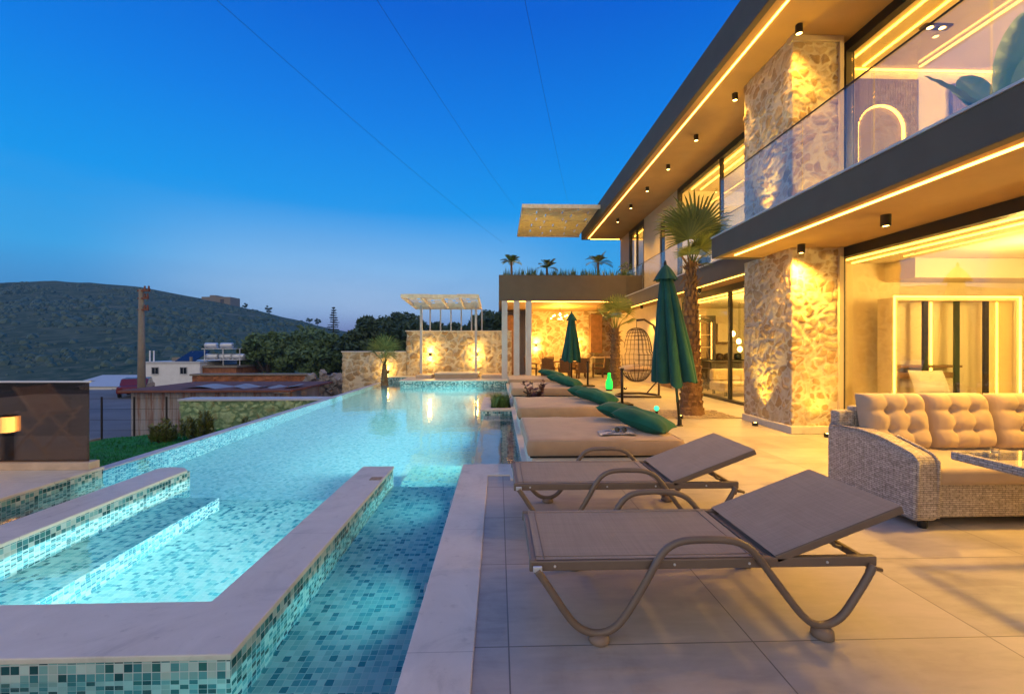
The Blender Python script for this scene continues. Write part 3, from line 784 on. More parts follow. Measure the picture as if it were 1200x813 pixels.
# chandelier
ch = thing('chandelier', 'small chandelier of glowing bulbs hanging in the pavilion', 'chandelier', (2.9,20.8,3.29))
s = MB().tube([(2.9,20.8,3.29),(2.9,20.8,2.75)], .012); 
bl = MB()
for k in range(8):
    a = 2*PI*k/8; q = Vector((2.9+.42*math.cos(a), 20.8+.42*math.sin(a), 2.72+(.12 if k%2 else 0)))
    s.tube([(2.9,20.8,2.76),(2.9+.2*math.cos(a),20.8+.2*math.sin(a),2.66),q], .008, 5)
    bl.lathe([(.005,-.0),(.027,.02),(.032,.036),(.02,.06),(.005,.07)], q, 10)
bl.lathe([(.01,-.08),(.045,-.04),(.05,0),(.03,.04),(.01,.07)], (2.9,20.8,2.95), 10)
s.build('arms', M['black'], ch); bl.build('bulbs', M['bulb'], ch, smooth=True)
# wall cupboard / screen
tag(MB().box(4.75, 5.35, 22.7, 23.2, 1.1, 3.1).build('tall_cabinet', M['wood'], bevel=.015), 'brown wooden cupboard hung on the right of the pavilion stone wall', 'cupboard')
# railing grasses on the terrace

uplight(4.25, 14.75, .0, 'added fill uplight at the foot of the young palm', 55, (R(180+8),R(4),0), 60)  # added lamp, no fixture known here, brightens the dim crown
uplight(3.62, 8.72, .012, 'added fill uplight in the gravel by the tall palm', 130, (R(180-10),R(-8),0), 50)  # added unseen lamp that lifts the tall palm trunk

for x_, y_, l_ in ((1.3,18.85,'small black uplight behind the pavilion parapet, between the left two palms'),(3.1,18.85,'small black uplight behind the pavilion parapet, between the right two palms'),(2.2,20.6,'small black uplight further back on the pavilion roof')):
    uplight(x_, y_, 3.9, l_, 55, (R(180),0,0), 130)

uplight(5.25, 6.92, .0, 'added fill uplight on the deck before the front face of the stone pillar', 28, (R(180-9),0,0), 85)  # added second uplight, evens out the light on the pillar front
uplight(5.25, 6.92, ZB1, 'added fill uplight on the balcony floor before the front face of the upper pillar', 40, (R(180-9),0,0), 85)  # added likewise for the upper pillar front
# ------------------------------------------------------------------ sun loungers
def make_lounger(label):
    t = thing('sun_lounger', label, 'sun lounger', (0,0,0), 'taupe loungers on the deck')
    W = .68; L = 1.76; HZ = 1.22
    fr = MB()
    for y in (0, W-.035): fr.box(0, L, y, y+.035, .335, .385)
    fr.box(0, .035, .0352, W-.0352, .338, .382); fr.box(L-.06, L-.03, .0352, W-.0352, .338, .372)
    fr.box(HZ-.02, HZ+.01, .0352, W-.0352, .34, .375)
    for y in (.004, W-.031): fr.box(-.006, .028, y, y+.027, .331, .389)
    fr.build('frame', M['taupe_metal'], t, bevel=.006)
    def sl(u, v): 
        return (.028+(HZ-.05-.028)*u, .012+(W-.024)*v, .388 - .010*math.sin(PI*v)*math.sin(PI*u)**.5)
    m = MB().grid(sl, 16, 10); m.grid(lambda u,v: (lambda p:(p[0],p[1],p[2]-.006))(sl(1-u,v)), 16, 10)
    m.build('seat', M['sling'], t, smooth=True)
    hm = MB()
    for yy in (.045, W-.045): hm.tube([(.03+k*(HZ-.09)/12, yy, .3895-.010*math.sin(PI*yy/W)*math.sin(PI*k/12)**.5) for k in range(13)], .0022, 5)
    for xx in (.07, HZ-.10): hm.tube([(xx, .02+(W-.04)*k/10, .3897-.010*math.sin(PI*k/10)*math.sin(PI*min(1,max(0,(xx-.028)/(HZ-.078))))**.5) for k in range(11)], .0022, 5)
    hm.build('hem', M['pad'], t, smooth=True)
    ca, sa = math.cos(R(20.5)), math.sin(R(20.5))
    def T(a, y, h): return (HZ+.02+a*ca-h*sa, y, .375+a*sa+h*ca)
    BL = .70
    bk = thing  # backrest: sling panel with a rail each side
    Mx = Matrix.Translation((HZ+.02,0,.375)) @ Matrix.Rotation(R(-20.5),4,'Y')
    b = MB()
    b.grid(lambda u,v: tuple(Mx @ Vector((BL*u, .004+(W-.008)*v, .021-.010*math.sin(PI*v)*math.sin(PI*u)))), 10, 10)
    b.grid(lambda u,v: tuple(Mx @ Vector((BL*(1-u), .004+(W-.008)*v, -.022+.01*math.sin(PI*v)*math.sin(PI*u)))), 10, 10)
    back = b.build('backrest', M['sling'], t, smooth=True)
    e = MB()
    for y in (.0, W-.026): e.box(0, BL, y, y+.026, -.020, .019, Mx)
    e.box(BL-.03, BL+.004, .0262, W-.0262, -.018, .017, Mx)
    e.build('back_frame', M['taupe_metal'], back, bevel=.005)
    sl2 = MB()
    for y in (.16, W-.16): sl2.tube([(HZ+.36,y,.49),(HZ+.44,y,.37),(L-.04,y,.352)], .011, 8)
    sl2.tube([(HZ+.36,.1,.49),(HZ+.36,W-.1,.49)], .009, 8)
    sl2.build('support', M['taupe_metal'], t, smooth=True)
    prof = [(.03,.352),(.10,.25),(.18,.125),(.235,.065),(.30,.038),(.37,.04),(.43,.075),(.48,.14),(.56,.27),(.63,.40),(.675,.455),(.74,.487),(.85,.493),(.98,.49),(1.06,.468),(1.12,.42),(1.20,.31),(1.30,.175),(1.37,.09),(1.43,.055),(1.50,.06),(1.565,.10),(1.62,.18),(1.69,.29),(1.722,.352)]
    # smooth the profile
    for _ in range(2):
        q = [prof[0]]
        for a, c_ in zip(prof[:-1], prof[1:]):
            q += [(a[0]*.75+c_[0]*.25, a[1]*.75+c_[1]*.25), (a[0]*.25+c_[0]*.75, a[1]*.25+c_[1]*.75)]
        prof = q + [prof[-1]]
    for y in (-.022, W+.022):
        lg = MB().tube([(x, y, z) for x, z in prof], .0185, 10).build('leg', M['taupe_metal'], t, smooth=True)
        for cx, z1 in ((.335,.036),(1.46,.05)):
            MB().lathe([(.045,0),(.052,.006),(.05,z1*.7),(.03,z1)], (cx,y,0), 16).build('foot_pad', M['pad'], lg, smooth=True)
        MB().box(.01,.055,y-.008,y+.008,.345,.372).build('joint_cap', M['tank'], lg, bevel=.004)
        bo = MB()
        Rx = Matrix.Rotation(R(90),4,'X')
        for cx in (.12,.72,1.1,1.5): bo.lathe([(.007,0),(.006,.004),(.001,.005)], n=10, M=Matrix.Translation((cx,(-.001 if y<0 else W+.001),.36)) @ (Rx if y<0 else Matrix.Rotation(R(-90),4,'X')))
        bo.build('rivets', M['tank'], lg)
    MB().tube([(L-.03,.06,.33),(L+.02,.06,.30),(L+.075,.06,.285)], .012, 8).tube([(L+.01,.06,.305),(L+.0,.06,.27)], .012, 8).build('hook', M['taupe_metal'], t, smooth=True)
    return t
l1 = make_lounger('taupe sling lounger nearest the camera, its whole V shaped legs in view')
l1.location = (.16, 2.19, 0)
l2 = dup(l1, (.125, 3.42, 0), 'second taupe sling lounger, between the nearer lounger and the first daybed')

# ------------------------------------------------------------------ daybeds, pillows
def daybed(y0, y1, lab, p0=.31, x1=2.0):
    t = thing('daybed', lab, 'daybed', (1.15,(y0+y1)/2,0), 'daybeds in a row along the pool')
    MB().box(p0+.05, x1-.05, y0+.05, y1-.05, .002, .255).build('base', M['white_base'], t, bevel=.01)
    MB().box(p0+.03, x1-.03, y0+.03, y1-.03, .255, .275).build('board', M['black'], t)
    W = x1-p0; D = y1-y0; m = MB(); h = .175; z0 = .275
    # soft box with rounded edges
    n = 26; r = .035
    def prof(v):
        k = v*4
        return k
    def ring(inset, z): return inset, z
    levels = [(r,0),(r*.3,.010),(0,.035),(-.006,.09),(0,h-.04),(r*.3,h-.012),(r,h),(r*3,h+.004),(.3,h+.008)]
    per = []
    def P(inset, z, k, nn):
        a0, a1, b0, b1 = p0+inset, x1-inset, y0+inset, y1-inset
        s = k/nn*4; e = int(s) % 4; f = s-int(s)
        c_ = .05
        pt = [(a0+(a1-a0)*f, b0),(a1, b0+(b1-b0)*f),(a1-(a1-a0)*f, b1),(a0, b1-(b1-b0)*f)][e]
        wob = .006*noise.noise(Vector((pt[0]*4, pt[1]*4, z*6)))
        return (pt[0]+wob, pt[1]+wob, z0+z+ (.013*noise.noise(Vector((pt[0]*3.3,pt[1]*3.3,2.2+y0))) if z > h*.8 else 0))
    nn = 80; L = len(levels)
    for ins, z in levels:
        for k in range(nn): m.v.append(P(ins, z, k, nn))
    for i in range(L-1):
        for k in range(nn): m.f.append((i*nn+k, i*nn+(k+1)%nn, (i+1)*nn+(k+1)%nn, (i+1)*nn+k))
    m.f.append(tuple((L-1)*nn+k for k in range(nn)))
    o = m.build('mattress', M['mattress'], t, smooth=True)
    pi = MB()
    for zz in (.012, h-.012):
        pts = [(p0+.012,y0+.012,z0+zz),(x1-.012,y0+.012,z0+zz),(x1-.012,y1-.012,z0+zz),(p0+.012,y1-.012,z0+zz)]
        pi.tube(pts, .006, 6, closed=True)
    pi.build('piping', M['tan'], o, smooth=True)
    return t
beds = [(4.70,6.28,'nearest beige daybed, with an open magazine lying on it'),(7.2,8.75,'second beige daybed, just behind the one with the magazine'),(10.5,12.3,'third beige daybed, beyond the planter island'),(13.4,15.0,'farthest beige daybed, nearest the pavilion columns')]
for b_ in beds: daybed(*b_)
def pillow(x, y, z, rz, tilt, lab, w=.62, d=.42, h=.17, roll=0):
    Mx = Matrix.Translation((x,y,z)) @ Matrix.Rotation(R(rz),4,'Z') @ Matrix.Rotation(R(tilt),4,'Y') @ Matrix.Rotation(R(roll),4,'X')
    pm = MB().pillow(w, d, h, Mx, 18)
    v = []
    for q in pm.v:
        q = Vector(q); v.append(tuple(q + Vector((.006*noise.noise(q*13+Vector((3,0,0))),.006*noise.noise(q*13),.022*noise.noise(q*6)+.007*noise.noise(q*19)))))
    pm.v = v
    o = pm.build('pillow', M['teal'], smooth=True)
    return tag(o, lab, 'pillow', 'green velvet pillows on the daybeds')
zt = .46
for i, (y0, y1, l) in enumerate(beds):
    nm = ('nearest daybed','second daybed','third daybed','farthest daybed')[i]
    ym = (y0+y1)/2
    pillow(1.72, y0+.50, zt+.115, -38, 14, 'dark green velvet pillow at the near side of the %s' % nm, .66, .50, .20)
    pillow(1.66, y1-.38, zt+.105, -30, 12, 'dark green velvet pillow at the back side of the %s' % nm, .62, .48, .19)
# magazine
m, nt, b = newmat('magazine_cover')
wn = N(nt, 'ShaderNodeTexWhiteNoise', noise_dimensions='2D'); fl = N(nt, 'ShaderNodeVectorMath', operation='FLOOR')
nt.links.new(vscale(nt, uvc(nt), (14,17,1)), fl.inputs[0]); nt.links.new(fl.outputs[0], wn.inputs['Vector'])
nt.links.new(ramp(nt, wn.outputs['Value'], [(0,(.6,.6,.62)),(.4,(.28,.34,.42)),(.6,(.45,.36,.28)),(.8,(.7,.7,.7)),(.93,(.06,.10,.22))], 'CONSTANT'), b.inputs['Base Color'])
b.inputs['Roughness'].default_value = .3
def pages(x0, x1, s):
    return lambda u, v: (x0+(x1-x0)*u + .02*v, 4.86+.27*v, .468+.012*math.sin(PI*u)+ s)
mg = MB().grid(pages(1.13,1.33,.0), 8, 4).grid(pages(1.335,1.53,.001), 8, 4)
mg.grid(lambda u,v:(lambda p:(p[0],p[1],p[2]-.006))(pages(1.13,1.53,0)(1-u,v)), 8, 4)
tag(mg.build('magazine', m, smooth=True), 'open glossy magazine lying on the nearest daybed', 'magazine')
gl_ = thing('sunglasses', 'dark blue sunglasses resting on the open magazine', 'sunglasses', (1.38,4.97,.482))
for dx in (-.045, .035): MB().lathe([(.001,-.002),(.03,-.002),(.031,.002),(.001,.003)], n=14, M=Matrix.Translation((1.38+dx,4.95,.512)) @ Matrix.Rotation(R(75),4,'X')).build('lens', M['dark_glass'], gl_)
MB().tube([(1.305,4.96,.515),(1.30,5.06,.49)], .004, 6).tube([(1.445,4.96,.515),(1.45,5.06,.49)], .004, 6).tube([(1.36,4.95,.522),(1.39,4.95,.522)], .004, 6).build('frame', M['solar'], gl_)

# ------------------------------------------------------------------ parasols (closed)
def parasol(x, y, H, hb, Rb, lab, sd, lean=0.0):
    t = thing('parasol', lab, 'parasol', (x,y,0), 'closed green parasols')
    MB().lathe([(.06,0.0),(.06,.012),(.04,.02),(.035,.12),(.03,.125)], (x,y,0.001), 28).build('base', M['black'], t, smooth=False)
    MB().tube([(x,y,.05),(x+lean,y,H)], .025, 12).build('pole', M['black'], t, smooth=True)
    MB().lathe([(.012,-.05),(.03,0),(.022,.05),(.004,.08)], (x+lean,y,H), 12).build('finial', M['black'], t, smooth=True)
    rr = random.Random(sd)
    ph = [rr.uniform(-.15,.15) for _ in range(8)]; am = [rr.uniform(.68,1.15) for _ in range(8)]
    hd = [rr.uniform(-.09,.05) for _ in range(8)]
    def fn(u, v):
        a = u*2*PI; k = int(u*8) % 8; f = u*8-int(u*8)
        lobe = abs(math.sin(PI*f))**.55
        r0 = .055 + (Rb-.055)*(v**.82)
        r = r0*((1-.50*v**.5) + .50*v**.5*lobe*am[k])
        aa = a + ph[k]*v*.7*math.sin(PI*f) + .10*v
        z = H-.06-(H-.06-hb)*v + (hd[k]*math.sin(PI*f) + .02*math.sin(2*PI*f))*v*v
        rip = .010*v*math.sin(9*v+k*2.1)*lobe
        return (x+lean*z/H+(r+rip)*math.cos(aa), y+(r+rip)*math.sin(aa)*.92, z)
    c_ = MB().grid(fn, 128, 28, wu=True)
    c_.grid(lambda u,v: (lambda p:((p[0]-x-lean*p[2]/H)*.93+x+lean*p[2]/H,(p[1]-y)*.93+y,p[2]+.01))(fn(1-u,1-v)), 128, 14, wu=True)
    can = c_.build('canopy', M['canvas'], t, smooth=True)
    def cap(u, v):
        a = u*2*PI; f = u*8-int(u*8); lobe = abs(math.sin(PI*f))**.7
        r = .03 + (.055+.30*Rb)*v**.8*(.80+.2*lobe)
        return (x+lean*.96+r*math.cos(a), y+r*math.sin(a), H-.01-.26*v-.02*lobe*v)
    MB().grid(cap, 64, 6, wu=True).build('vent_cap', M['canvas'], can, smooth=True)
    st = MB()
    st.tube([(x-.10,y-.10,hb+.05),(x-.11,y-.13,hb-.2),(x-.10,y-.12,hb-.35)], .012, 6, sx=2.2)
    st.build('strap', M['canvas'], can)
    return t
parasol(3.30, 7.98, 2.93, .80, .45, 'closed dark green parasol in front of the tall palm, the larger in view', 3, -.27)
parasol(2.72, 16.4, 2.68, .92, .40, 'closed dark green parasol before the pavilion dining table, the smaller in view', 8)
def pole(x, y, lab):
    t = thing('parasol_stand', lab, 'parasol stand', (x,y,0), 'empty parasol stands beside the beds')
    MB().tube([(x,y,.05),(x,y,.86)], .034, 14).build('tube', M['black'], t, smooth=True)
    MB().box(x-.22,x+.22,y-.22,y+.22,.002,.05).build('base', M['black'], t, bevel=.01)
    MB().lathe([(.045,0),(.045,.045),(.03,.05)], (x,y,.86), 14).build('collar', M['black'], t)
pole(3.05, 10.85, 'dark empty parasol stand behind the second daybed pillows')
pole(3.22, 15.9, 'dark empty parasol stand at the end of the farthest daybed')

# ------------------------------------------------------------------ wicker sofa and table
sf = thing('wicker_sofa', 'grey wicker sofa with tan tufted cushions by the glass doors', 'sofa', (4.4,3.85,0))
SX0, SX1, SY0, SY1 = 3.30, 5.55, 3.40, 4.36
MB().box(SX0+.2, SX1-.2, SY0+.06, SY1-.04, .07, .335).build('base', M['weave'], sf, bevel=.015)
def arm(xa, xb):
    m = MB()
    pr = [(SY0+.02,.055),(SY1,.055),(SY1,.665),(SY1-.38,.685),(SY1-.6,.66),(SY0+.12,.60),(SY0+.04,.575),(SY0,.53),(SY0,.10)]
    m.prism(pr, xa, xb, 'x'); return m
for xa, xb in ((SX0, SX0+.19),(SX1-.19, SX1)):
    ao = arm(xa, xb).build('arm', M['weave'], sf, bevel=.03, bseg=3)
    MB().tube([(xa+.012,SY0+.005,.09),(xa+.012,SY0-.004,.535),(xa+.012,SY0+.045,.585),(xa+.012,SY0+.13,.612),(xa+.012,SY1-.6,.668),(xa+.012,SY1-.38,.69),(xa+.012,SY1-.03,.67)], .011, 8).tube([(xb-.012,SY0+.005,.09),(xb-.012,SY0-.004,.535),(xb-.012,SY0+.045,.585),(xb-.012,SY0+.13,.612),(xb-.012,SY1-.6,.668)], .011, 8).build('braid', M['weave'], ao, smooth=True)
    for y in (SY0+.05, SY1-.05): MB().lathe([(.03,0),(.035,.02),(.035,.056)], ((xa+xb)/2, y, .0), 12).build('foot', M['black'], ao)
MB().box(SX0+.19, SX1-.19, SY1-.12, SY1, .20, .86).build('back_frame', M['weave'], sf, bevel=.03, bseg=3)
MB().box(SX0+.02, SX0+.19, SY1-.13, SY1-.005, .66, .82).build('back_frame', M['weave'], sf, bevel=.03, bseg=3)
MB().box(SX0+.195, SX1-.195, SY0+.015, SY1-.16, .336, .475).build('seat_cushion', M['tan'], sf, bevel=.04, bseg=4)
def tufted(xa, w, h, z0, tilt, ydep, nx=3, nz=3, sd=0):
    Mx = Matrix.Translation((xa, ydep, z0)) @ Matrix.Rotation(R(tilt),4,'X')
    rr = random.Random(sd)
    def front(u, v):
        e = min(1, ((1-(2*u-1)**8)*(1-(2*v-1)**8)))**.4
        du = abs(math.sin(PI*u*nx)); dv = abs(math.sin(PI*v*nz))
        button = math.exp(-((1-0)*((abs((u*nx)-round(u*nx))*w/nx)**2 + (abs((v*nz)-round(v*nz))*h/nz)**2))/(.035**2)) if (0 < round(u*nx) < nx and 0 < round(v*nz) < nz) else 0
        puff = (.70 + .30*(du**.55)*(dv**.55))
        t_ = .10*e*puff - .05*button + .010*noise.noise(Vector((u*6+sd, v*6, 1.3)))*e
        return (w*u + .012*math.sin(PI*v)*(1 if u > .9 else -1 if u < .1 else 0), -.05*e-t_, h*v)
    def rear(u, v):
        e = min(1, ((1-(2*u-1)**8)*(1-(2*v-1)**8)))**.5
        return (w*(1-u), .05*e, h*v)
    return MB().grid(front, 48, 40, Mx).grid(rear, 12, 10, Mx)
for i, xa in enumerate((SX0+.17, SX0+.80, SX0+1.43)):
    tufted(xa+.02, .59, .54, .462, -13, SY1-.24 - (.03 if i == 2 else 0), sd=i*7+1).build('back_cushion', M['tan'], sf, smooth=True)
tb = thing('wicker_table', 'grey wicker table with a glass top cut by the right frame edge', 'table', (4.1,2.5,0))
TX0, TX1, TY0, TY1 = 3.17, 4.9, 2.0, 3.02
fr = MB(); fr.box(TX0,TX1,TY1-.05,TY1,.655,.715).box(TX0,TX1,TY0,TY0+.05,.655,.715).box(TX0,TX0+.05,TY0+.05,TY1-.05,.655,.715).box(TX1-.05,TX1,TY0+.05,TY1-.05,.655,.715)
fr.build('rim', M['weave'], tb, bevel=.012)
MB().box(TX0+.03,TX1-.03,TY0+.03,TY1-.03,.716,.722).build('glass_top', M['pane'], tb)
MB().box(3.75,4.4,2.3,2.75,.03,.655).build('pedestal', M['weave'], tb, bevel=.02)
MB().box(3.65,4.5,2.22,2.83,.002,.03).build('foot', M['weave'], tb, bevel=.008)
def lowlathe(prof, c): return MB().lathe(prof, c, 20)
tl = thing('tealight_holder', 'small clear tealight glass at the corner of the wicker table', 'candle holder', (3.36,2.9,.722))
lowlathe([(.022,0),(.026,.04),(.024,.042),(.02,.006)], (3.36,2.9,.7225)).build('cup', M['pane'], tl, smooth=True)
lowlathe([(.017,.0),(.017,.014),(.002,.016)], (3.36,2.9,.729)).build('candle', M['white_base'], tl)

# ------------------------------------------------------------------ hanging egg chair
eg = thing('egg_chair', 'brown rattan hanging chair with beige cushion on a curved stand', 'hanging chair', (4.0,12.8,0))
st = MB()
base = [(3.45,12.35,.03),(4.55,12.30,.03),(4.62,12.9,.03),(4.3,13.3,.03),(3.7,13.3,.03),(3.42,12.8,.03)]
st.tube(base, .03, 8, closed=True)
st.tube([(4.60,12.6,.03),(4.66,12.65,.9),(4.64,12.7,1.6),(4.5,12.75,2.05),(4.25,12.8,2.22),(4.02,12.8,2.2)], .032, 10)
st.tube([(4.45,13.2,.03),(4.65,12.7,.5)], .02, 8); st.tube([(4.5,12.33,.03),(4.655,12.62,.5)], .02, 8)
st.build('stand', M['rattan'], eg, smooth=True)
MB().tube([(4.02,12.8,2.2),(4.02,12.8,1.98)], .008, 6).build('chain', M['black'], eg)
bk = MB(); cx, cy_, cz = 4.02, 12.8, 1.20
def egg(th, ph):   # th 0..pi from top, ph azimuth
    r = .47*math.sin(th)**.8 * (1.06 if th > PI/2 else .92)
    return Vector((cx + r*math.cos(ph), cy_ + r*math.sin(ph), cz + .78*math.cos(th)))
open_c = PI*1.06
def inside(th, ph):
    d = (ph-open_c+PI) % (2*PI) - PI
    return (abs(d)/1.05)**2 + ((th-PI*.45)/(.30*PI))**2 < 1
for k in range(22):
    ph = 2*PI*k/22; run = []
    for j in range(25):
        th = .06+(PI-.12)*j/24
        if inside(th, ph):
            if len(run) > 1: bk.tube(run, .008, 5)
            run = []
        else: run.append(egg(th, ph))
    if len(run) > 1: bk.tube(run, .008, 5)
for j in range(1,16):
    th = PI*j/16; run = []
    for k in range(45):
        ph = open_c + 2*PI*k/44
        if inside(th, ph):
            if len(run) > 1: bk.tube(run, .007, 5)
            run = []
        else: run.append(egg(th, ph))
    if len(run) > 1: bk.tube(run, .007, 5)
bk.build('basket', M['rattan'], eg, smooth=True)
MB().pillow(.80,.78,.22, Matrix.Translation((cx-.04,cy_,cz-.40)), 14, 2.4).build('cushion', M['mattress'], eg, smooth=True)

# ------------------------------------------------------------------ pavilion dining set
dt = thing('dining_table', 'brown wooden dining table inside the pavilion', 'table', (3.1,20.6,0))
MB().box(2.0,4.2,20.15,21.05,.70,.75).build('tabletop', M['wood'], dt, bevel=.008)
for x in (2.1,4.1):
    for y in (20.25,20.95): MB().box(x-.04,x+.04,y-.04,y+.04,.002,.70).build('leg', M['wood'], dt)
def make_chair(label):
    t = thing('dining_chair', label, 'chair', (0,0,0), 'wicker chairs round the pavilion table')
    MB().box(-.25,.25,-.25,.25,.38,.46).build('seat', M['weave_b'], t, bevel=.02)
    MB().box(-.25,.25,-.29,-.23,.30,.95, Matrix.Rotation(R(5),4,'X')).build('backrest', M['weave_b'], t, bevel=.025)
    for x in (-.25,.21): MB().box(x,x+.04,-.25,.23,.62,.66).box(x,x+.04,.19,.23,.46,.62).build('arm', M['weave_b'], t, bevel=.01)
    for x in (-.21,.21):
        for y in (-.22,.21): MB().box(x-.025,x+.025,y-.025,y+.025,0.002,.38).build('leg', M['weave_b'], t)
    return t
c0 = make_chair('brown wicker chair at the near side of the pavilion table, leftmost of the row'); c0.location = (2.15,19.75,0)
for x, y, rz, l in ((2.95,19.8,0,'brown wicker chair half hidden behind the far parasol'),(3.75,19.75,4,'brown wicker chair at the near side of the pavilion table, right of the far parasol'),(4.62,20.5,82,'brown wicker chair at the right end of the pavilion table, seen side on'),(1.55,20.6,-90,'brown wicker chair at the left end of the pavilion table'),(2.5,21.5,180,'brown wicker chair across the pavilion table, to the left'),(3.7,21.5,180,'brown wicker chair across the pavilion table, to the right')):
    dup(c0, (x,y,0), l, R(rz))
sb = thing('sideboard', 'low dark sideboard below the hanging cupboard in the pavilion', 'sideboard', (5.3,22.6,0))
MB().box(4.9,5.8,22.3,23.0,.08,.85).build('body', M['dark_int'], sb, bevel=.01)
MB().box(4.88,5.82,22.27,23.02,.85,.89).build('top', M['marble_edge'], sb)
MB().box(5.0,5.7,22.4,22.9,.002,.08).build('plinth', M['black'], sb)

# green glow lamps
gb = thing('bottle_lamp', 'green glowing bottle shaped lamp on the deck by the young palm', 'lamp', (3.62,14.4,0))
MB().lathe([(.10,0),(.11,.05)], (3.62,14.4,0.001), 18).build('base', M['black'], gb)
MB().lathe([(.09,.05),(.115,.12),(.11,.28),(.06,.40),(.045,.50),(.055,.56),(.01,.58)], (3.62,14.4,0), 18).build('bottle', M['green_glow'], gb, smooth=True)
lb = thing('globe_light', 'small mint green glowing globe by the palm gravel bed', 'garden light', (3.35,9.3,0))
MB().lathe([(.03,0),(.03,.05),(.045,.06)], (3.35,9.3,.02), 14).build('base', M['black'], lb)
MB().lathe([(.02,.06),(.05,.09),(.055,.12),(.04,.155),(.005,.17)], (3.35,9.3,.02), 14).build('globe', M['teal_glow'], lb, smooth=True)

# ------------------------------------------------------------------ rooms' contents
wd = thing('wardrobe', 'glass fronted wardrobe outlined in yellow light inside the lounge', 'wardrobe', (7.9,7.7,.034))
WX0, WX1, WY, WZ = 6.75, 8.95, 7.36, 2.28
MB().box(WX0,WX1,WY+.3,WY+.34,.04,WZ).box(WX0,WX0+.05,WY,WY+.3,.04,WZ).box(WX1-.05,WX1,WY,WY+.3,.04,WZ).box(WX0+.05,WX1-.05,WY,WY+.3,WZ-.05,WZ).build('carcass', M['inner'], wd)
MB().box(WX0-.025,WX0,WY-.02,WY,.04,WZ+.025).box(WX1,WX1+.025,WY-.02,WY,.04,WZ+.025).box(WX0,WX1,WY-.02,WY,WZ,WZ+.025).build('light_frame', M['led_in'], wd)
for x in (7.32,7.88,8.40): MB().box(x-.04,x+.04,WY+.02,WY+.06,.04,WZ-.06).build('divider', M['frame'], wd)
for x in (7.60,8.80): MB().box(x-.012,x+.012,WY+.2,WY+.22,.04,WZ-.06).build('led_strip', M['led_in'], wd)
MB().box(WX0+.06,8.0,WY+.05,WY+.28,1.08,1.12).build('shelf', M['wood'], wd)
MB().box(8.44,8.9,WY+.04,WY+.05,.04,WZ-.06).build('door', M['pane'], wd)
MB().box(WX0+.06,7.85,WY+.05,WY+.28,.9,1.0).build('drawer', M['wood'], wd)
pl_ = MB().pillow(.6,.42,.16, Matrix.Translation((7.0,7.0,.86)) @ Matrix.Rotation(R(70),4,'X'), 12)
bed = thing('lounge_bed', 'pale made bed with pillow behind the lounge glass', 'bed', (7.2,6.9,.034))
MB().box(6.6,8.0,5.4,7.25,.04,.35).build('base', M['inner'], bed, bevel=.02)
MB().box(6.6,8.0,5.4,7.25,.352,.62).build('mattress', M['white_base'], bed, bevel=.06)
pl_.build('pillow', M['white_base'], bed, smooth=True)
tag(MB().box(9.2,9.36,7.925,7.948,1.05,1.09).build('door_handle', M['black']), 'short dark handle on the lounge wall right of the wardrobe', 'handle')
for (x,y,z,l,nm) in ((8.9,6.2,2.955,'slim dark spotlight bar on the lounge ceiling','lounge'),(8.3,6.2,6.495,'dark spotlight pair on the upper room ceiling above the big leaf','upper'),(6.9,6.8,6.495,'bright spotlight pair on the upper room ceiling beside the railing line','upper')):
    t = thing('ceiling_spot', l, 'ceiling light', (x,y,z), 'ceiling spots in the rooms')
    MB().box(x-.22,x+.22,y-.06,y+.06,z-.03,z).build('housing', M['frame'], t)
    MB().lathe([(.04,-.031),(.03,-.036),(.005,-.037)], (x-.1,y,z), 12).lathe([(.04,-.031),(.03,-.036),(.005,-.037)], (x+.1,y,z), 12).build('bulb', M['bulb'], t)
# upper room: fluted panels with a lit arch
fp = thing('fluted_panel', 'purple brown fluted panel around a yellow lit arch upstairs', 'wall panel', (6.9,7.85,ZB1))
fl_ = MB(); ax, az, ar = 6.97, 5.40, .44
n = 46
for i in range(n):
    x = 6.22 + (7.66-6.22)*i/n; dx = abs(x+.013-ax)
    zb = ZB1+.04
    if dx < ar: zb = az + math.sqrt(max(0, ar*ar-dx*dx))
    fl_.box(x, x+.024, 7.86, 7.93, zb, 6.30)
fl_.build('slats', M['fluted'], fp); MB().box(6.22,7.66,7.932,7.945,ZB1+.04,6.30).build('backing', M['fluted'], fp)  # dark backing inside the arch stands in for an unlit recess
arc = [(ax-ar,7.90,ZB1+.05),(ax-ar,7.90,az)] + [(ax-ar*math.cos(PI*k/16),7.90,az+ar*math.sin(PI*k/16)) for k in range(1,16)] + [(ax+ar,7.90,az),(ax+ar,7.90,ZB1+.05)]
MB().tube(arc, .028, 6).build('led_arch', M['led_in'], fp)
fp2 = thing('fluted_panel', 'plain purple brown fluted panel behind the big leaf upstairs', 'wall panel', (8.9,7.85,ZB1))
f2 = MB()
for i in range(34): f2.box(8.3+.036*i, 8.324+.036*i, 7.86, 7.93, ZB1+.04, 6.25)
f2.build('slats', M['fluted'], fp2)
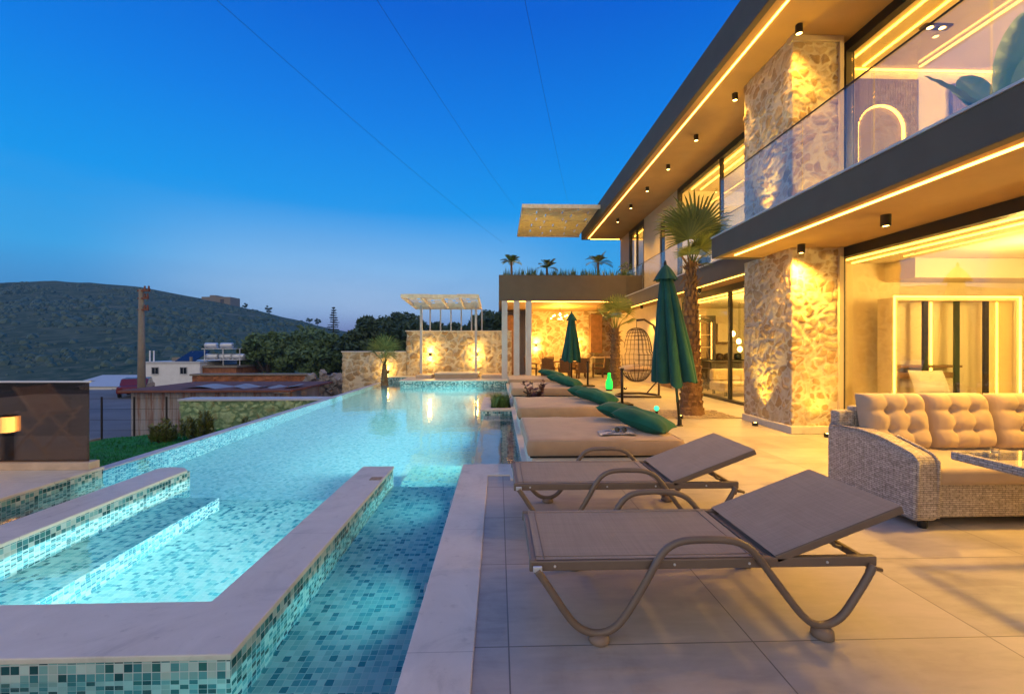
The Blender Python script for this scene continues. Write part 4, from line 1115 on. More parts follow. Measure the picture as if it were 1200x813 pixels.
# kitchen
kc = thing('kitchen_cabinet', 'tall dark cabinet with an orange lit shelf niche in the kitchen', 'cabinet', (7.9,16.7,.034))
kx = MB(); kx.box(7.0,7.6,16.5,17.0,.04,2.6).box(8.06,8.2,16.5,17.0,.04,2.6).box(7.6,8.06,16.5,17.0,.04,.95).box(7.6,8.06,16.5,17.0,2.35,2.6); kx.build('body', M['dark_int'], kc)
MB().box(7.6,8.06,16.94,16.98,.95,2.35).build('niche', M['wood'], kc)
MB().box(7.61,8.05,16.6,16.93,1.4,1.42).box(7.61,8.05,16.6,16.93,1.87,1.89).build('shelf', M['pale_wood'], kc)
MB().box(7.602,7.625,16.52,16.54,.96,2.34).box(8.035,8.058,16.52,16.54,.96,2.34).build('led_strip', M['led_in'], kc)
kh = thing('wall_cabinet', 'pale upper kitchen cabinet over the dark counter', 'cabinet', (8.6,16.7,1.5))
MB().box(8.28,8.95,16.5,17.0,1.6,2.3).build('body', M['inner'], kh, bevel=.01); MB().box(8.28,8.95,16.495,16.499,1.58,1.6).build('trim', M['frame'], kh)
kk = thing('kitchen_counter', 'dark kitchen counter with pans behind the glass doors', 'counter', (9.3,16.5,.034))
MB().box(8.22,11.2,16.45,17.0,.04,.9).build('base', M['dark_int'], kk); MB().box(8.21,11.2,16.4,17.0,.9,.94).build('worktop', M['frame'], kk, bevel=.005)
island = thing('kitchen_island', 'dark kitchen island with stools behind the glass doors', 'counter', (7.8,14.5,.034))
MB().box(6.9,8.6,14.2,14.8,.04,.92).build('base', M['dark_int'], island); MB().box(6.8,8.7,14.15,14.85,.92,.96).build('worktop', M['frame'], island, bevel=.005)
for k, x in enumerate((8.45,8.75,9.15)):
    t = thing('cooking_pot', 'dark round pot on the kitchen counter, %s' % ('nearest the cabinet niche','in the middle of three','farthest right of three')[k], 'pot', (x,16.7,.94), 'pots on the kitchen counter')
    MB().lathe([(.11,0),(.13,.03),(.13,.2),(.12,.21),(.03,.24),(.005,.25)], (x,16.7,.941), 18).build('body', M['black'], t, smooth=True)
    MB().lathe([(.02,.25),(.03,.27),(.01,.285)], (x,16.7,.941), 10).build('knob', M['tank'], t)
for k, (x, z) in enumerate(((7.78,1.85),(7.98,1.60),(8.02,1.34))):
    t = thing('pendant_lamp', 'bright warm pendant bulb above the kitchen island, the %s of three' % ('highest','middle one','lowest')[k], 'pendant lamp', (x,14.5,2.92), 'pendant bulbs in the kitchen')
    MB().tube([(x,14.5,2.92),(x,14.5,z+.1)], .006, 5).build('cord', M['black'], t)
    MB().lathe([(.02,.10),(.06,.06),(.075,0),(.05,-.06),(.01,-.08)], (x,14.5,z), 14).build('bulb', M['bulb'], t, smooth=True)
so = thing('indoor_sofa', 'pale yellow sofa seen through the glass doors behind the palm', 'sofa', (7.1,12.7,.034))
MB().box(6.3,8.0,12.2,13.1,.16,.42).build('base', M['yellow_fab'], so, bevel=.05, bseg=3); MB().box(6.3,8.0,12.9,13.1,.42,.78).build('backrest', M['yellow_fab'], so, bevel=.07, bseg=3)
for x in (6.4,7.9):
    for y in (12.3,13.0): MB().box(x-.03,x+.03,y-.03,y+.03,.036,.16).build('leg', M['black'], so)
def make_stool(label):
    t = thing('bar_stool', label, 'stool', (0,0,0), 'stools by the kitchen island')
    MB().lathe([(.18,0),(.2,.02),(.2,.05),(.15,.07),(.01,.075)], (0,0,.66), 18).build('seat', M['black'], t)
    for k in range(4):
        a = PI/4+PI/2*k; MB().tube([(.13*math.cos(a),.13*math.sin(a),.66),(.22*math.cos(a),.22*math.sin(a),0.002)], .014, 8).build('leg', M['black'], t)
    MB().tube([(.19*math.cos(2*PI*k/16),.19*math.sin(2*PI*k/16),.25) for k in range(16)], .009, 6, closed=True).build('foot_ring', M['black'], t)
    return t
s0 = make_stool('black bar stool at the left end of the kitchen island'); s0.location = (6.5,13.75,.034)
dup(s0, (7.3,13.8,.034), 'black bar stool in front of the kitchen island')
cu = thing('curtain', 'long white curtain in the corner room window upstairs', 'curtain', (7.0,19.5,ZB1))
MB().grid(lambda u,v:(6.5+.03*math.sin(u*60), 18.0+2.6*u, ZB1+.05+2.9*v), 120, 2).build('cloth', M['white'], cu, smooth=True)
# ------------------------------------------------------------------ plants
def fan(mb, base, d, up, rad, nseg=26, spread=250, droop=.25, split=.55, rr=random, wf=1.05):
    d = Vector(d).normalized(); up = Vector(up)
    side = d.cross(up)
    if side.length < .05: side = d.orthogonal()
    side.normalize(); nrm = side.cross(d).normalized()
    base = Vector(base); da = R(spread)/nseg
    for k in range(nseg):
        a = -R(spread)/2 + da*(k+.5)
        L = rad*(1-.28*(abs(a)/R(125))**2)*rr.uniform(.9,1.05)
        t = d*math.cos(a) + side*math.sin(a)
        tp = nrm*(.04*L)
        perp = (-d*math.sin(a) + side*math.cos(a))
        rm = L*split; w = rm*math.tan(da/2)*wf
        mid = base + t*rm - nrm*0 
        fold = nrm*(.35*w)
        q = L*droop*(.5+rr.random())
        m2 = base + t*(L*.82) + Vector((0,0,-q*.3)); tip = base + t*L + Vector((0,0,-q))
        mb.add([base, mid-perp*w+fold, mid-fold, mid+perp*w+fold, m2-perp*w*.55, m2+perp*w*.55, tip],
               [(0,2,1),(0,3,2),(1,2,4),(2,3,5),(2,5,4),(4,5,6)])
def frond(mb, base, d, L, droop, nl=26, wl=.22, w=.022, rr=random):
    d = Vector(d).normalized(); base = Vector(base); h = Vector((d.x,d.y,0)); 
    if h.length < .02: h = Vector((1,0,0))
    h.normalize(); side = Vector((-h.y,h.x,0)); prev = base; pts = []
    for k in range(nl+1):
        f = k/nl; p = base + d*L*f + Vector((0,0,-droop*L*f*f)); pts.append(p)
    mb.tube(pts[::3]+[pts[-1]], .008, 4)
    for k in range(2, nl):
        f = k/nl; p = pts[k]; t = (pts[k+1]-pts[k-1]).normalized()
        ll = wl*math.sin(PI*min(1, .15+f*.85))*rr.uniform(.85,1.1)
        for s in (1,-1):
            e = p + (side*s*.85 + t*.55 + Vector((0,0,.25))).normalized()*ll + Vector((0,0,-.15*ll))
            mb.add([p - t*w*.5, p + t*w*.5, (p+e)/2 + t*w*.6, e, (p+e)/2 - t*w*.4], [(0,1,2,4),(4,2,3)])
def trunk_scaly(mb, x, y, z0, z1, r0, r1, rows, per, lean=(0,0), stick=.045):
    n = 20
    pr = [(r0 + (r1-r0)*k/12, z0+(z1-z0)*k/12) for k in range(13)]
    pts = [(x+lean[0]*k/12, y+lean[1]*k/12, z0+(z1-z0)*k/12) for k in range(13)]
    mb.tube(pts, [p[0]*(1.25 if i == 0 else 1) for i, p in enumerate(pr)], n)
    for i in range(rows):
        f = (i+.3)/rows; r = r0+(r1-r0)*f; z = z0+(z1-z0)*f; cx = x+lean[0]*f; cyy = y+lean[1]*f; hgt = (z1-z0)/rows
        for k in range(per):
            a = 2*PI*(k+(i%2)*.5)/per + uni(-.1,.1); da = PI/per*.95
            def P(an, rad, zz): return (cx+rad*math.cos(an), cyy+rad*math.sin(an), zz)
            s = stick*uni(.5,1.2)
            mb.add([P(a-da, r*.98, z-hgt*.3), P(a+da, r*.98, z-hgt*.3), P(a+da*.55, r+s*.8, z+hgt*.75), P(a-da*.55, r+s*.8, z+hgt*.75), P(a+da*.4, r*.97, z+hgt*.95), P(a-da*.4, r*.97, z+hgt*.95)],
                   [(0,1,2,3),(3,2,4,5),(0,3,5),(1,4,2)])
def fan_palm(x, y, ztr, r0, r1, lab, fans, seed, m='palm', grp='palms round the pool', z0=0, lean=(0,0), rows=22, per=9, skirt=True, nm='palm_tree', ns=30, wf=1.05):
    random.seed(seed)
    t = thing(nm, lab, 'palm', (x,y,z0), grp)
    mb = MB(); trunk_scaly(mb, x, y, z0, ztr, r0, r1, rows, per, lean, stick=r0*.22)
    tk = mb.build('trunk', M['bark'], t)
    c_ = MB(); pe = MB(); top = Vector((x+lean[0], y+lean[1], ztr))
    for (dx, dy, dz, L, rad, sp) in fans:
        d = Vector((dx,dy,dz)).normalized(); 
        hub = top + d*L + Vector((0,0,-.06*L*(1-abs(d.z))))
        pe.tube([top-Vector((0,0,.1)), top + d*L*.5 + Vector((0,0,.02)), hub], [.018,.014,.010], 5)
        fan(c_, hub, d, Vector((0,0,1)) if abs(d.z) < .85 else Vector((0,-1,.2)), rad, ns, sp, .16 if d.z > .3 else .3, .5, random, wf)
    c_.build('crown', M[m], t); pe.build('stalks', M[m], t, smooth=True)
    if skirt:
        s = MB()
        for k in range(46):
            a = uni(0,2*PI); zz = ztr - uni(-.05,.5); r = r1*1.0; 
            p = Vector((top.x+r*math.cos(a), top.y+r*math.sin(a), zz)); L = uni(.12,.3)
            e = p + Vector((math.cos(a)*L*.7, math.sin(a)*L*.7, uni(-.2,.25)))
            s.tube([p, (p+e)/2+Vector((0,0,.03)), e], [.02,.014,.004], 5)
        s.build('frond_stubs', M['bark'], tk)
    return t
# tall palm (crown held in one upright bunch)
fan_palm(4.07, 9.25, 3.20, .225, .075, 'tall fan palm with a thick brown trunk standing in a gravel bed',
    [(.06,-.2,1,.62,.98,200),(-.06,.2,1,.72,.85,180),(.26,.2,.95,.65,.80,200),(-.22,-.25,.95,.5,.66,200),(.6,.1,.82,.72,.68,210),(.85,.1,.45,.5,.5,220),(.1,-.5,.45,.38,.52,230),(-.20,-.3,.2,.30,.40,210),(.4,.5,.1,.4,.45,220)], 11, 'palm')
fan_palm(4.06, 15.3, 2.05, .20, .11, 'young fan palm with a yellow lit crown before the pavilion corner',
    [(-.3,-.2,1,.7,.6,200),(.1,-.3,1,.75,.62,210),(.35,.1,1,.7,.6,200),(.6,-.2,.75,.6,.55,220),(-.55,.1,.7,.55,.55,220),(.0,.4,1,.7,.55,200),(-.2,-.5,.7,.5,.5,210),(.8,.2,.45,.5,.5,230)], 12, 'palm_y', rows=16, ns=22, wf=.85)
fan_palm(-4.55, 17.9, .72, .13, .07, 'small fan palm at the far left corner of the pool',
    [(-.2,-.2,1,.62,.72,150),(.12,-.25,1,.7,.75,150),(.25,.1,1,.6,.7,150),(-.32,.2,1,.55,.66,160),(.05,.3,1,.62,.7,150),(.45,-.2,.8,.45,.5,190),(-.5,-.2,.7,.45,.5,190),(.1,-.4,.5,.35,.42,200)], 13, 'palm', rows=9, skirt=False, z0=-.12, ns=15, wf=.75)
# gravel bed
gbm = MB(); random.seed(3)
gbm.prism([(3.15,8.75),(4.95,8.75),(4.62,9.75),(3.45,10.0)], .003, .014)
gbm.build('gravel_bed', M['gravel'])['kind'] = 'structure'
pb = MB()
for k in range(900):
    x = uni(3.3,4.8); y = uni(8.8,9.75)
    if (x-4.07)**2+(y-9.25)**2 < .07: continue
    r = uni(.012,.03); n = 5
    pb.lathe([(r*.6,0),(r,r*.4),(r*.5,r*.8)], (x,y,.012), n)
tag(pb.build('pebbles', M['gravel']), 'loose beige pebbles around the foot of the tall palm', 'pebbles', kind='stuff')

# palms and grasses on the pavilion roof
def feather_palm(x, y, z, h, L, nf, lab, seed, m='palm', grp='palms on the pavilion roof'):
    random.seed(seed)
    t = thing('roof_palm', lab, 'palm', (x,y,z), grp)
    MB().tube([(x,y,z),(x+.01,y,z+h*.5),(x,y,z+h)], [.07,.05,.045], 9).build('trunk', M['bark'], t)
    c_ = MB()
    for k in range(nf):
        a = 2*PI*k/nf+uni(-.2,.2); el = uni(.3,1.2)
        frond(c_, (x,y,z+h), (math.cos(a)*math.cos(el), math.sin(a)*math.cos(el), math.sin(el)), L*uni(.8,1.1), uni(.3,.6), 16, L*.35, .03)
    c_.build('crown', M[m], t)
feather_palm(.55, 18.7, 3.92, 1.05, .6, 15, 'bushy little palm at the left corner of the pavilion roof', 21)
feather_palm(2.05, 18.7, 3.92, .8, .7, 12, 'little palm with upright fronds in the middle of the pavilion roof edge', 22, 'palm')
feather_palm(4.25, 18.8, 3.92, 1.05, .85, 12, 'taller palm with arching fronds at the right of the pavilion roof', 23, 'palm')
# feathery plant on the rear balcony
t = thing('balcony_plant', 'spiky leaved plant peeping over the closed parasol top', 'plant', (5.45,11.6,ZB1))
MB().lathe([(.13,0),(.17,.3),(.15,.3),(.14,.26)], (5.45,11.6,ZB1+.001), 16).build('pot', M['black'], t)
c_ = MB(); random.seed(31)
for k in range(14):
    a = 2*PI*k/14; el = uni(.3,1.2); frond(c_, (5.45,11.6,ZB1+.3), (math.cos(a)*math.cos(el),math.sin(a)*math.cos(el),math.sin(el)), .6, .4, 12, .12, .03)
c_.build('leaves', M['palm'], t)
def tuft(mb, x, y, z, n, h, sp, rr):
    for k in range(n):
        a = rr.uniform(0,2*PI); L = h*rr.uniform(.6,1.1); d = rr.uniform(.1,sp); w = .008*h/.3
        p = Vector((x+rr.uniform(-.03,.03), y+rr.uniform(-.03,.03), z)); s = Vector((-math.sin(a),math.cos(a),0))*w
        m_ = p + Vector((math.cos(a)*d*.4, math.sin(a)*d*.4, L*.7)); e = p + Vector((math.cos(a)*d, math.sin(a)*d, L))
        mb.add([p-s,p+s,m_+s*.8,m_-s*.8,e],[(0,1,2,3),(3,2,4)])
rr = random.Random(4); gm = MB()
for k in range(150): tuft(gm, .3+5.2*k/150+rr.uniform(-.05,.05), 18.45+rr.uniform(-.15,.3), 3.9, 14, rr.choice((.45,.55,.66,.8)), .22, rr)
tag(gm.build('roof_grass', M['leaf_m']), 'row of thin ornamental grass along the pavilion roof edge', 'grass', kind='stuff')
gp = MB()
for k in range(48): tuft(gp, .05+min(.2,max(-.2,rr.gauss(0,.10))), 10.95+rr.gauss(0,.26), -.03, 16, rr.uniform(.16,.36), .24, rr)
tag(gp.build('grass_clump', M['green_clump']), 'low green grass clump in the planter island beside the second daybed', 'plant')
gp = MB(); rr = random.Random(6)
for k in range(14): tuft(gp, 1.42+rr.uniform(-.25,.25), 9.7+rr.uniform(-.1,.1), .0, 20, .2, .12, rr)
tag(gp.build('grass_clump', M['green_clump']), 'small grass tuft on the deck between the second and third daybeds', 'plant')
t = thing('bronze_shrub', 'dark bronze leaved shrub between the second and third daybeds', 'plant', (.78,9.75,0))
st = MB(); lv = MB(); rr = random.Random(9)
for k in range(16):
    a = rr.uniform(0,2*PI); L = rr.uniform(.35,.75); d = Vector((math.cos(a)*.35,math.sin(a)*.35,1)).normalized()
    b0 = Vector((.78,9.75,0)); st.tube([b0, b0+d*L*.5+Vector((0,0,.03)), b0+d*L], [.012,.009,.004], 5)
    for j in range(16):
        f = rr.uniform(.25,1); p = b0+d*L*f; aa = rr.uniform(0,2*PI); s = rr.uniform(.09,.17)
        e = p+Vector((math.cos(aa)*s,math.sin(aa)*s,s*.5)); pr = Vector((-math.sin(aa),math.cos(aa),.2))*s*.3
        lv.add([p,(p+e)/2+pr,e,(p+e)/2-pr],[(0,1,2,3)])
st.build('stem', M['bark_d'], t); lv.build('leaves', M['purple_leaf'], t)
# big leaved plant on the balcony
t = thing('banana_plant', 'large broad leaved plant behind the balcony glass', 'plant', (5.25,4.55,ZB1))
MB().lathe([(.16,0),(.21,.34),(.19,.34),(.18,.3)], (5.25,4.55,ZB1+.001), 20).build('pot', M['black'], t)
lv = MB(); st = MB()
def broad(base, tip, w, roll, sag=.1):
    base, tip = Vector(base), Vector(tip); d = (tip-base).normalized(); s = d.cross(Vector(roll)).normalized(); nn = s.cross(d).normalized(); L = (tip-base).length
    def fn(u, v):
        f = v; ww = w*math.sin(PI*min(1,f*.94+.05))**.6*(1-.25*f); a = u*2-1
        return tuple(base + d*L*f + s*a*ww - nn*(abs(a)**1.3*ww*-.25) + Vector((0,0,-sag*L*f*f)) + nn*.004*math.sin(f*34)*abs(a))
    lv.grid(fn, 10, 22)
pb_ = Vector((5.25,4.55,ZB1+.3))
for (h, tip, w, roll) in (((5.26,4.5,4.05),(5.42,4.42,4.98),.19,(-.2,-1,.1)),((5.2,4.6,3.95),(4.62,4.68,4.45),.10,(0,-.4,1)),((5.3,4.4,4.05),(5.7,4.25,4.75),.15,(-.4,-1,.3)),((5.22,4.6,3.9),(4.98,4.75,4.32),.09,(-.2,-.8,.8)),((5.3,4.6,4.0),(5.45,5.1,4.7),.14,(-1,0,.3))):
    st.tube([pb_, (pb_+Vector(h))/2, h], [.022,.016,.01], 6); broad(h, tip, w, roll)
lv.build('leaves', M['banana'], t, smooth=True); st.build('stem', M['banana'], t, smooth=True)
# potted bush inside the corner window upstairs
def leafball(mb, c, r, n, s, rr, squash=1.0):
    for k in range(n):
        while True:
            p = Vector((rr.uniform(-1,1),rr.uniform(-1,1),rr.uniform(-1,1)))
            if .2 < p.length < 1: break
        p = Vector((p.x*r, p.y*r, p.z*r*squash)) + Vector(c)
        a = Vector((rr.gauss(0,1),rr.gauss(0,1),rr.gauss(0,1))).normalized(); b_ = a.orthogonal().normalized(); q = rr.uniform(.6,1.3)*s
        mb.add([p-a*q, p+b_*q*.45, p+a*q, p-b_*q*.45], [(0,1,2,3)])
t = thing('potted_bush', 'leafy potted bush at the corner window upstairs', 'plant', (5.5,19.0,ZB1))
MB().lathe([(.15,0),(.2,.35),(.17,.35)], (5.5,19.0,ZB1+.001), 16).build('pot', M['black'], t)
mb = MB(); leafball(mb, (5.5,19.0,ZB1+.95), .42, 420, .07, random.Random(2), 1.5); mb.build('leaves', M['leaf_m'], t)
# ------------------------------------------------------------------ far stone walls, white pergola
wt = thing('stone_wall', 'tall rubble stone wall behind the white pergola at the pool end', 'wall', (-2,20.1,0))
stone_sheet('facing', [(-4.10,20.6),(-4.10,20.05),(.6,20.05)], -.3, 2.10, .04, M['stone'], wt, amp=.05, sc_=(.36,.28), seed=1.7)
MB().box(-4.09,.6,20.07,20.6,-.3,2.10).build('core', M['wall'], wt); MB().box(-4.17,.6,19.98,20.62,2.10,2.15).build('coping', M['marble'], wt, bevel=.008)
wt2 = thing('stone_wall', 'lower rubble stone wall behind the small palm, left of the pergola', 'wall', (-5.5,20.1,-.6))
stone_sheet('facing', [(-6.95,20.6),(-6.95,20.03),(-4.12,20.03)], -1.6, 1.17, .04, M['stone'], wt2, amp=.05, sc_=(.36,.28), seed=2.9)
MB().box(-6.94,-4.12,20.05,20.6,-1.6,1.17).build('core', M['wall'], wt2); MB().box(-7.0,-4.14,19.97,20.62,1.17,1.22).build('coping', M['marble'], wt2, bevel=.008)
sconce(-3.05, 20.0, 1.08, 'up and down wall light at the left on the tall stone wall', 20)
sconce(-.98, 20.0, 1.08, 'up and down wall light at the right on the tall stone wall', 20)
sconce(-4.95, 19.98, .30, 'up and down wall light low on the lower stone wall by the palm', 16)
pg2 = thing('white_pergola', 'white pergola of slender posts with a tilted slatted roof at the pool end', 'pergola', (-2.2,19,.12))
ZA, ZBk, YA, YB_ = 3.36, 3.17, 17.2, 20.35
for x in (-3.36,-.98): MB().box(x-.05,x+.05,19.4,19.5,.12,3.22).build('post', M['fin'], pg2)
for k in range(6):
    x = -3.1+.47*k; MB().box(x-.03,x+.03,20.25,20.31,2.151,3.15).build('post', M['fin'], pg2)
xa, xb = -3.72, -.80
def zr(y): return ZBk + (ZA-ZBk)*(YB_-y)/(YB_-YA)
rf = MB()
for x in (xa, xb): rf.add([(x-.04,YA,ZA-.05),(x+.04,YA,ZA-.05),(x+.04,YB_,ZBk-.05),(x-.04,YB_,ZBk-.05),(x-.04,YA,ZA+.09),(x+.04,YA,ZA+.09),(x+.04,YB_,ZBk+.09),(x-.04,YB_,ZBk+.09)], [(0,3,2,1),(4,5,6,7),(0,1,5,4),(1,2,6,5),(2,3,7,6),(3,0,4,7)])
for y in (YA+.04, YB_-.04, 19.45): rf.box(xa+.04, xb-.04, y-.04, y+.04, zr(y)-.05, zr(y)+.08)
rf.build('frame', M['pale_wood'], pg2)
sl_ = MB(); random.seed(15)
raf = MB()
for x_ in (-3.0,-2.26,-1.52): raf.add([(x_-.03,YA+.08,ZA-.04),(x_+.03,YA+.08,ZA-.04),(x_+.03,YB_-.08,ZBk-.04),(x_-.03,YB_-.08,ZBk-.04),(x_-.03,YA+.08,ZA+.07),(x_+.03,YA+.08,ZA+.07),(x_+.03,YB_-.08,ZBk+.07),(x_-.03,YB_-.08,ZBk+.07)], [(0,3,2,1),(4,5,6,7),(0,1,5,4),(1,2,6,5),(2,3,7,6),(3,0,4,7)])
raf.build('rafters', M['pale_wood'], pg2)
for k in range(9):
    y = YA+.2+(YB_-YA-.4)*k/8; x = xa+.05 - (.6 if k%2 else 0)
    while x < xb-.06:
        L = uni(.75,1.0); x0 = max(x, xa+.05); x1 = min(x+L, xb-.05)
        if x1 > x0+.1: sl_.box(x0, x1, y-.06, y+.06, zr(y)+.081+uni(0,.015), zr(y)+.11+uni(0,.02))
        x += L+.14
sl_.build('slats', M['pale_wood'], pg2)

# ------------------------------------------------------------------ outside on the left
def slope(x0,x1,y0,y1,za,zb,nx,ny,amp):
    return lambda u,v: (x0+(x1-x0)*u, y0+(y1-y0)*v, za+(zb-za)*u+amp*noise.noise(Vector((u*7,v*9,1))))
struct(MB().grid(slope(-5.14,-11.5,5.4,13.3,-.75,-1.25,30,40,.06), 30, 40).build('lawn', M['lawn'], smooth=True))
rr = random.Random(77); gm = MB()
for k in range(9000):
    u, v = rr.random(), rr.random(); p = slope(-5.2,-11.4,5.5,13.2,-.75,-1.25,1,1,.06)(u,v)
    a = rr.uniform(0,2*PI); h = rr.uniform(.03,.07); s = Vector((math.cos(a),math.sin(a),0))*.012
    p = Vector(p); e = p+Vector((rr.uniform(-.03,.03),rr.uniform(-.03,.03),h)); gm.add([p-s,p+s,e],[(0,1,2)])
tag(gm.build('grass', M['lawn']), 'short dark green turf below the infinity edge', 'grass', kind='stuff')
rw = MB(); rw.box(-11.7,-11.5,5.4,13.2,-2.5,-1.2); tag(rw.build('retaining_wall', M['concrete']), 'low concrete retaining edge along the outer side of the lawn', 'wall')
yd = MB().box(-60,12,-40,41,-7.0,-2.46); struct(yd.build('yard', M['yard']))
gw = thing('green_lit_wall', 'low stone wall, green light put into its colour, meeting the infinity edge of the pool', 'wall', (-7.2,13.4,-1.4))
stone_sheet('facing', [(-9.35,13.9),(-9.35,13.35),(-5.17,13.35)], -1.6, -.16, .03, M['stone_green_lit'], gw, amp=.05, sc_=(.27,.24), seed=4.4)
MB().box(-9.34,-5.17,13.37,13.9,-1.6,-.16).build('core', M['stone_green_lit'], gw); MB().box(-9.4,-5.17,13.29,13.92,-.16,-.11).build('coping', M['cap'], gw)
def bush(x, y, z, r, h, n, lab, seed, m='bush', grp='bushes on the lawn'):
    rr = random.Random(seed); t = thing('bush', lab, 'bush', (x,y,z), grp); lv = MB(); st = MB()
    for k in range(26):
        a = rr.uniform(0,2*PI); d = r*math.sqrt(rr.random())*.8; hh = h*rr.uniform(.45,1)*(1-.4*d/r)
        p = Vector((x+d*math.cos(a), y+d*math.sin(a), z)); e = p+Vector((rr.uniform(-.08,.08),rr.uniform(-.08,.08),hh))
        st.tube([(x,y,z), (p+e)/2, e], [.012,.008,.003], 4)
        for j in range(n):
            f = rr.uniform(.25,1); q = p.lerp(e, f); aa = rr.uniform(0,2*PI); s = rr.uniform(.06,.13)*(1.2-f*.5); ee = q+Vector((math.cos(aa)*s,math.sin(aa)*s,s*1.1)); pr = Vector((-math.sin(aa),math.cos(aa),0))*s*.2
            lv.add([q,(q+ee)/2+pr,ee,(q+ee)/2-pr],[(0,1,2,3)])
    st.build('stem', M['bark_d'], t); lv.build('leaves', M[m], t)
bush(-8.55, 11.6, -1.1, .38, .78, 60, 'yellow green bush on the lawn, the left and shorter of the pair', 41)
bush(-7.75, 11.7, -1.05, .45, .98, 70, 'yellow green bush on the lawn, the taller one beside the green-lit wall', 42)
bush(-6.9, 12.3, -1.0, .45, .55, 40, 'low pale bush at the foot of the green-lit stone wall', 43)
# utility pole and cables
up = thing('utility_pole', 'tall pale concrete utility pole with insulators beyond the lawn', 'utility pole', (-17.25,22,-2.46))
MB().tube([(-17.25,22,-2.46),(-17.25,22,4.2)], [.19,.11], 14).build('pole', M['concrete'], up, smooth=True)
for z, s in ((4.12,.42),(3.75,.36),(3.2,.36)):
    ins = MB(); ins.box(-17.25-s*.3,-17.25+s,21.9,22.0,z-.04,z+.04)
    for dx in (.2,s-.03): ins.lathe([(.05,0),(.06,.06),(.03,.1),(.05,.14),(.02,.2)], (-17.25+dx,21.95,z+.04), 8)
    ins.build('crossarm', M['rust'], up)
def cable(P, lab):
    pts = []
    n = 40; a, b_, sag = P
    a, b_ = Vector(a), Vector(b_)
    for k in range(n+1):
        f = k/n; pts.append(a.lerp(b_, f) + Vector((0,0,-sag*4*f*(1-f))))
    tag(MB().tube(pts, .0042, 5).build('power_cable', M['black'], smooth=True), lab, 'cable', 'overhead cables in the sky')
cable(((-8.54,2.5,9.6),(.35,30.0,8.4),.35), 'overhead cable crossing the sky farthest to the left')
cable(((-4.04,2.5,8.7),(1.22,30,10.7),.3), 'overhead cable crossing the middle of the sky')
cable(((-.86,2.5,8.4),(4.7,30,11.3),.3), 'overhead cable nearest the roof fascia')
# wire fence by the yard
fc = thing('wire_fence', 'thin dark wire fence with posts at the edge of the yard', 'fence', (-15,18,-2.46))
for k in range(5): MB().tube([(-16.9+1.25*k,18,-2.46),(-16.9+1.25*k,18,-.55)], .035, 8).build('post', M['black'], fc)
wr = MB()
for j in range(5): wr.tube([(-16.9,18,-2.3+.42*j),(-11.9,18,-2.3+.42*j)], .006, 4)
wr.build('wires', M['black'], fc)
# cars
def make_car(m, lab, x, y, z, rz):
    t = thing('parked_car', lab, 'car', (0,0,0), 'cars parked in the yard')
    prof = [(-2.1,.35),(-2.12,.72),(-1.95,.86),(-1.2,.93),(-.6,1.38),(.7,1.42),(1.35,1.0),(2.0,.88),(2.1,.6),(2.08,.33)]
    MB().prism(prof, -.82, .82, 'y').build('body', m, t, bevel=.07, bseg=3)
    MB().prism([(-1.02,.98),(-.56,1.33),(.05,1.36),(.05,.98)], -.835, .835, 'y').prism([(.13,.98),(.13,1.36),(.66,1.37),(1.14,.99)], -.835, .835, 'y').build('window', M['dark_glass'], t)
    for cx in (-1.3,1.3):
        for s in (-1,1):
            Mx = Matrix.Translation((cx,s*.76,.32)) @ Matrix.Rotation(R(90),4,'X')
            wh = MB().lathe([(.2,-.1),(.31,-.09),(.32,0),(.31,.09),(.2,.1)], n=22, M=Mx).build('wheel', M['tyre'], t)
            MB().lathe([(.2,-.102),(.05,-.11),(.05,.11),(.2,.102)], n=16, M=Mx).build('rim', M['tank'], wh)
    for s in (-.6,.6): MB().box(2.06,2.10,s-.17,s+.17,.62,.74).build('headlight', M['white_base'], t); MB().box(-2.14,-2.1,s-.15,s+.15,.66,.78).build('tail_light', M['car_red'], t)
    MB().box(-2.145,-2.10,-.26,.26,.45,.56).build('number_plate', M['plate'], t)
    t.location = (x,y,z); t.rotation_euler = (0,0,R(rz)); return t
make_car(M['car_red'], 'dark red car parked on the yard left of the utility pole', -28.6, 36, -2.46, 118)
make_car(M['car_grey'], 'grey car parked on the yard behind the bronze glass screen', -26.5, 25.5, -2.46, 96)
# sheet metal shed
sh = thing('metal_shed', 'long shed of pale rusty sheet metal with a red brown roof edge', 'shed', (-12,18.5,-2.46))
cr = MB(); n = 150
x0, x1, yy = -15.0, -9.0, 18.6
v = []
for k in range(n+1):
    x = x0+(x1-x0)*k/n; y = yy+.02*math.sin(k*PI/2); v += [(x,y,-2.46),(x,y,-.42)]
cr.add(v, [(2*k,2*k+2,2*k+3,2*k+1) for k in range(n)]); cr.box(x0,x1,yy+.05,yy+4,-2.46,-.5)
m, nt_, b = newmat('streaked_sheet'); o = objc(nt_)
nn = noisetex(nt_, vscale(nt_, o, (3.5,1,.22)), 1.2, 5, .7)
nt_.links.new(ramp(nt_, nn, [(.35,(.36,.37,.41)),(.52,(.30,.28,.29)),(.62,(.22,.11,.08)),(.68,(.38,.38,.41))]), b.inputs['Base Color']); b.inputs['Roughness'].default_value = .55
cr.build('wall', m, sh)
rf = MB(); rf.box(x0-.25,x1+.6,yy-.35,yy+4.2,-.42,-.33); rf.build('roof', M['rust'], sh, bevel=.01)
MB().box(x1-.1,x1+.5,yy-.3,yy-.25,-.46,-.36).build('gutter', M['grey_sheet'], sh)
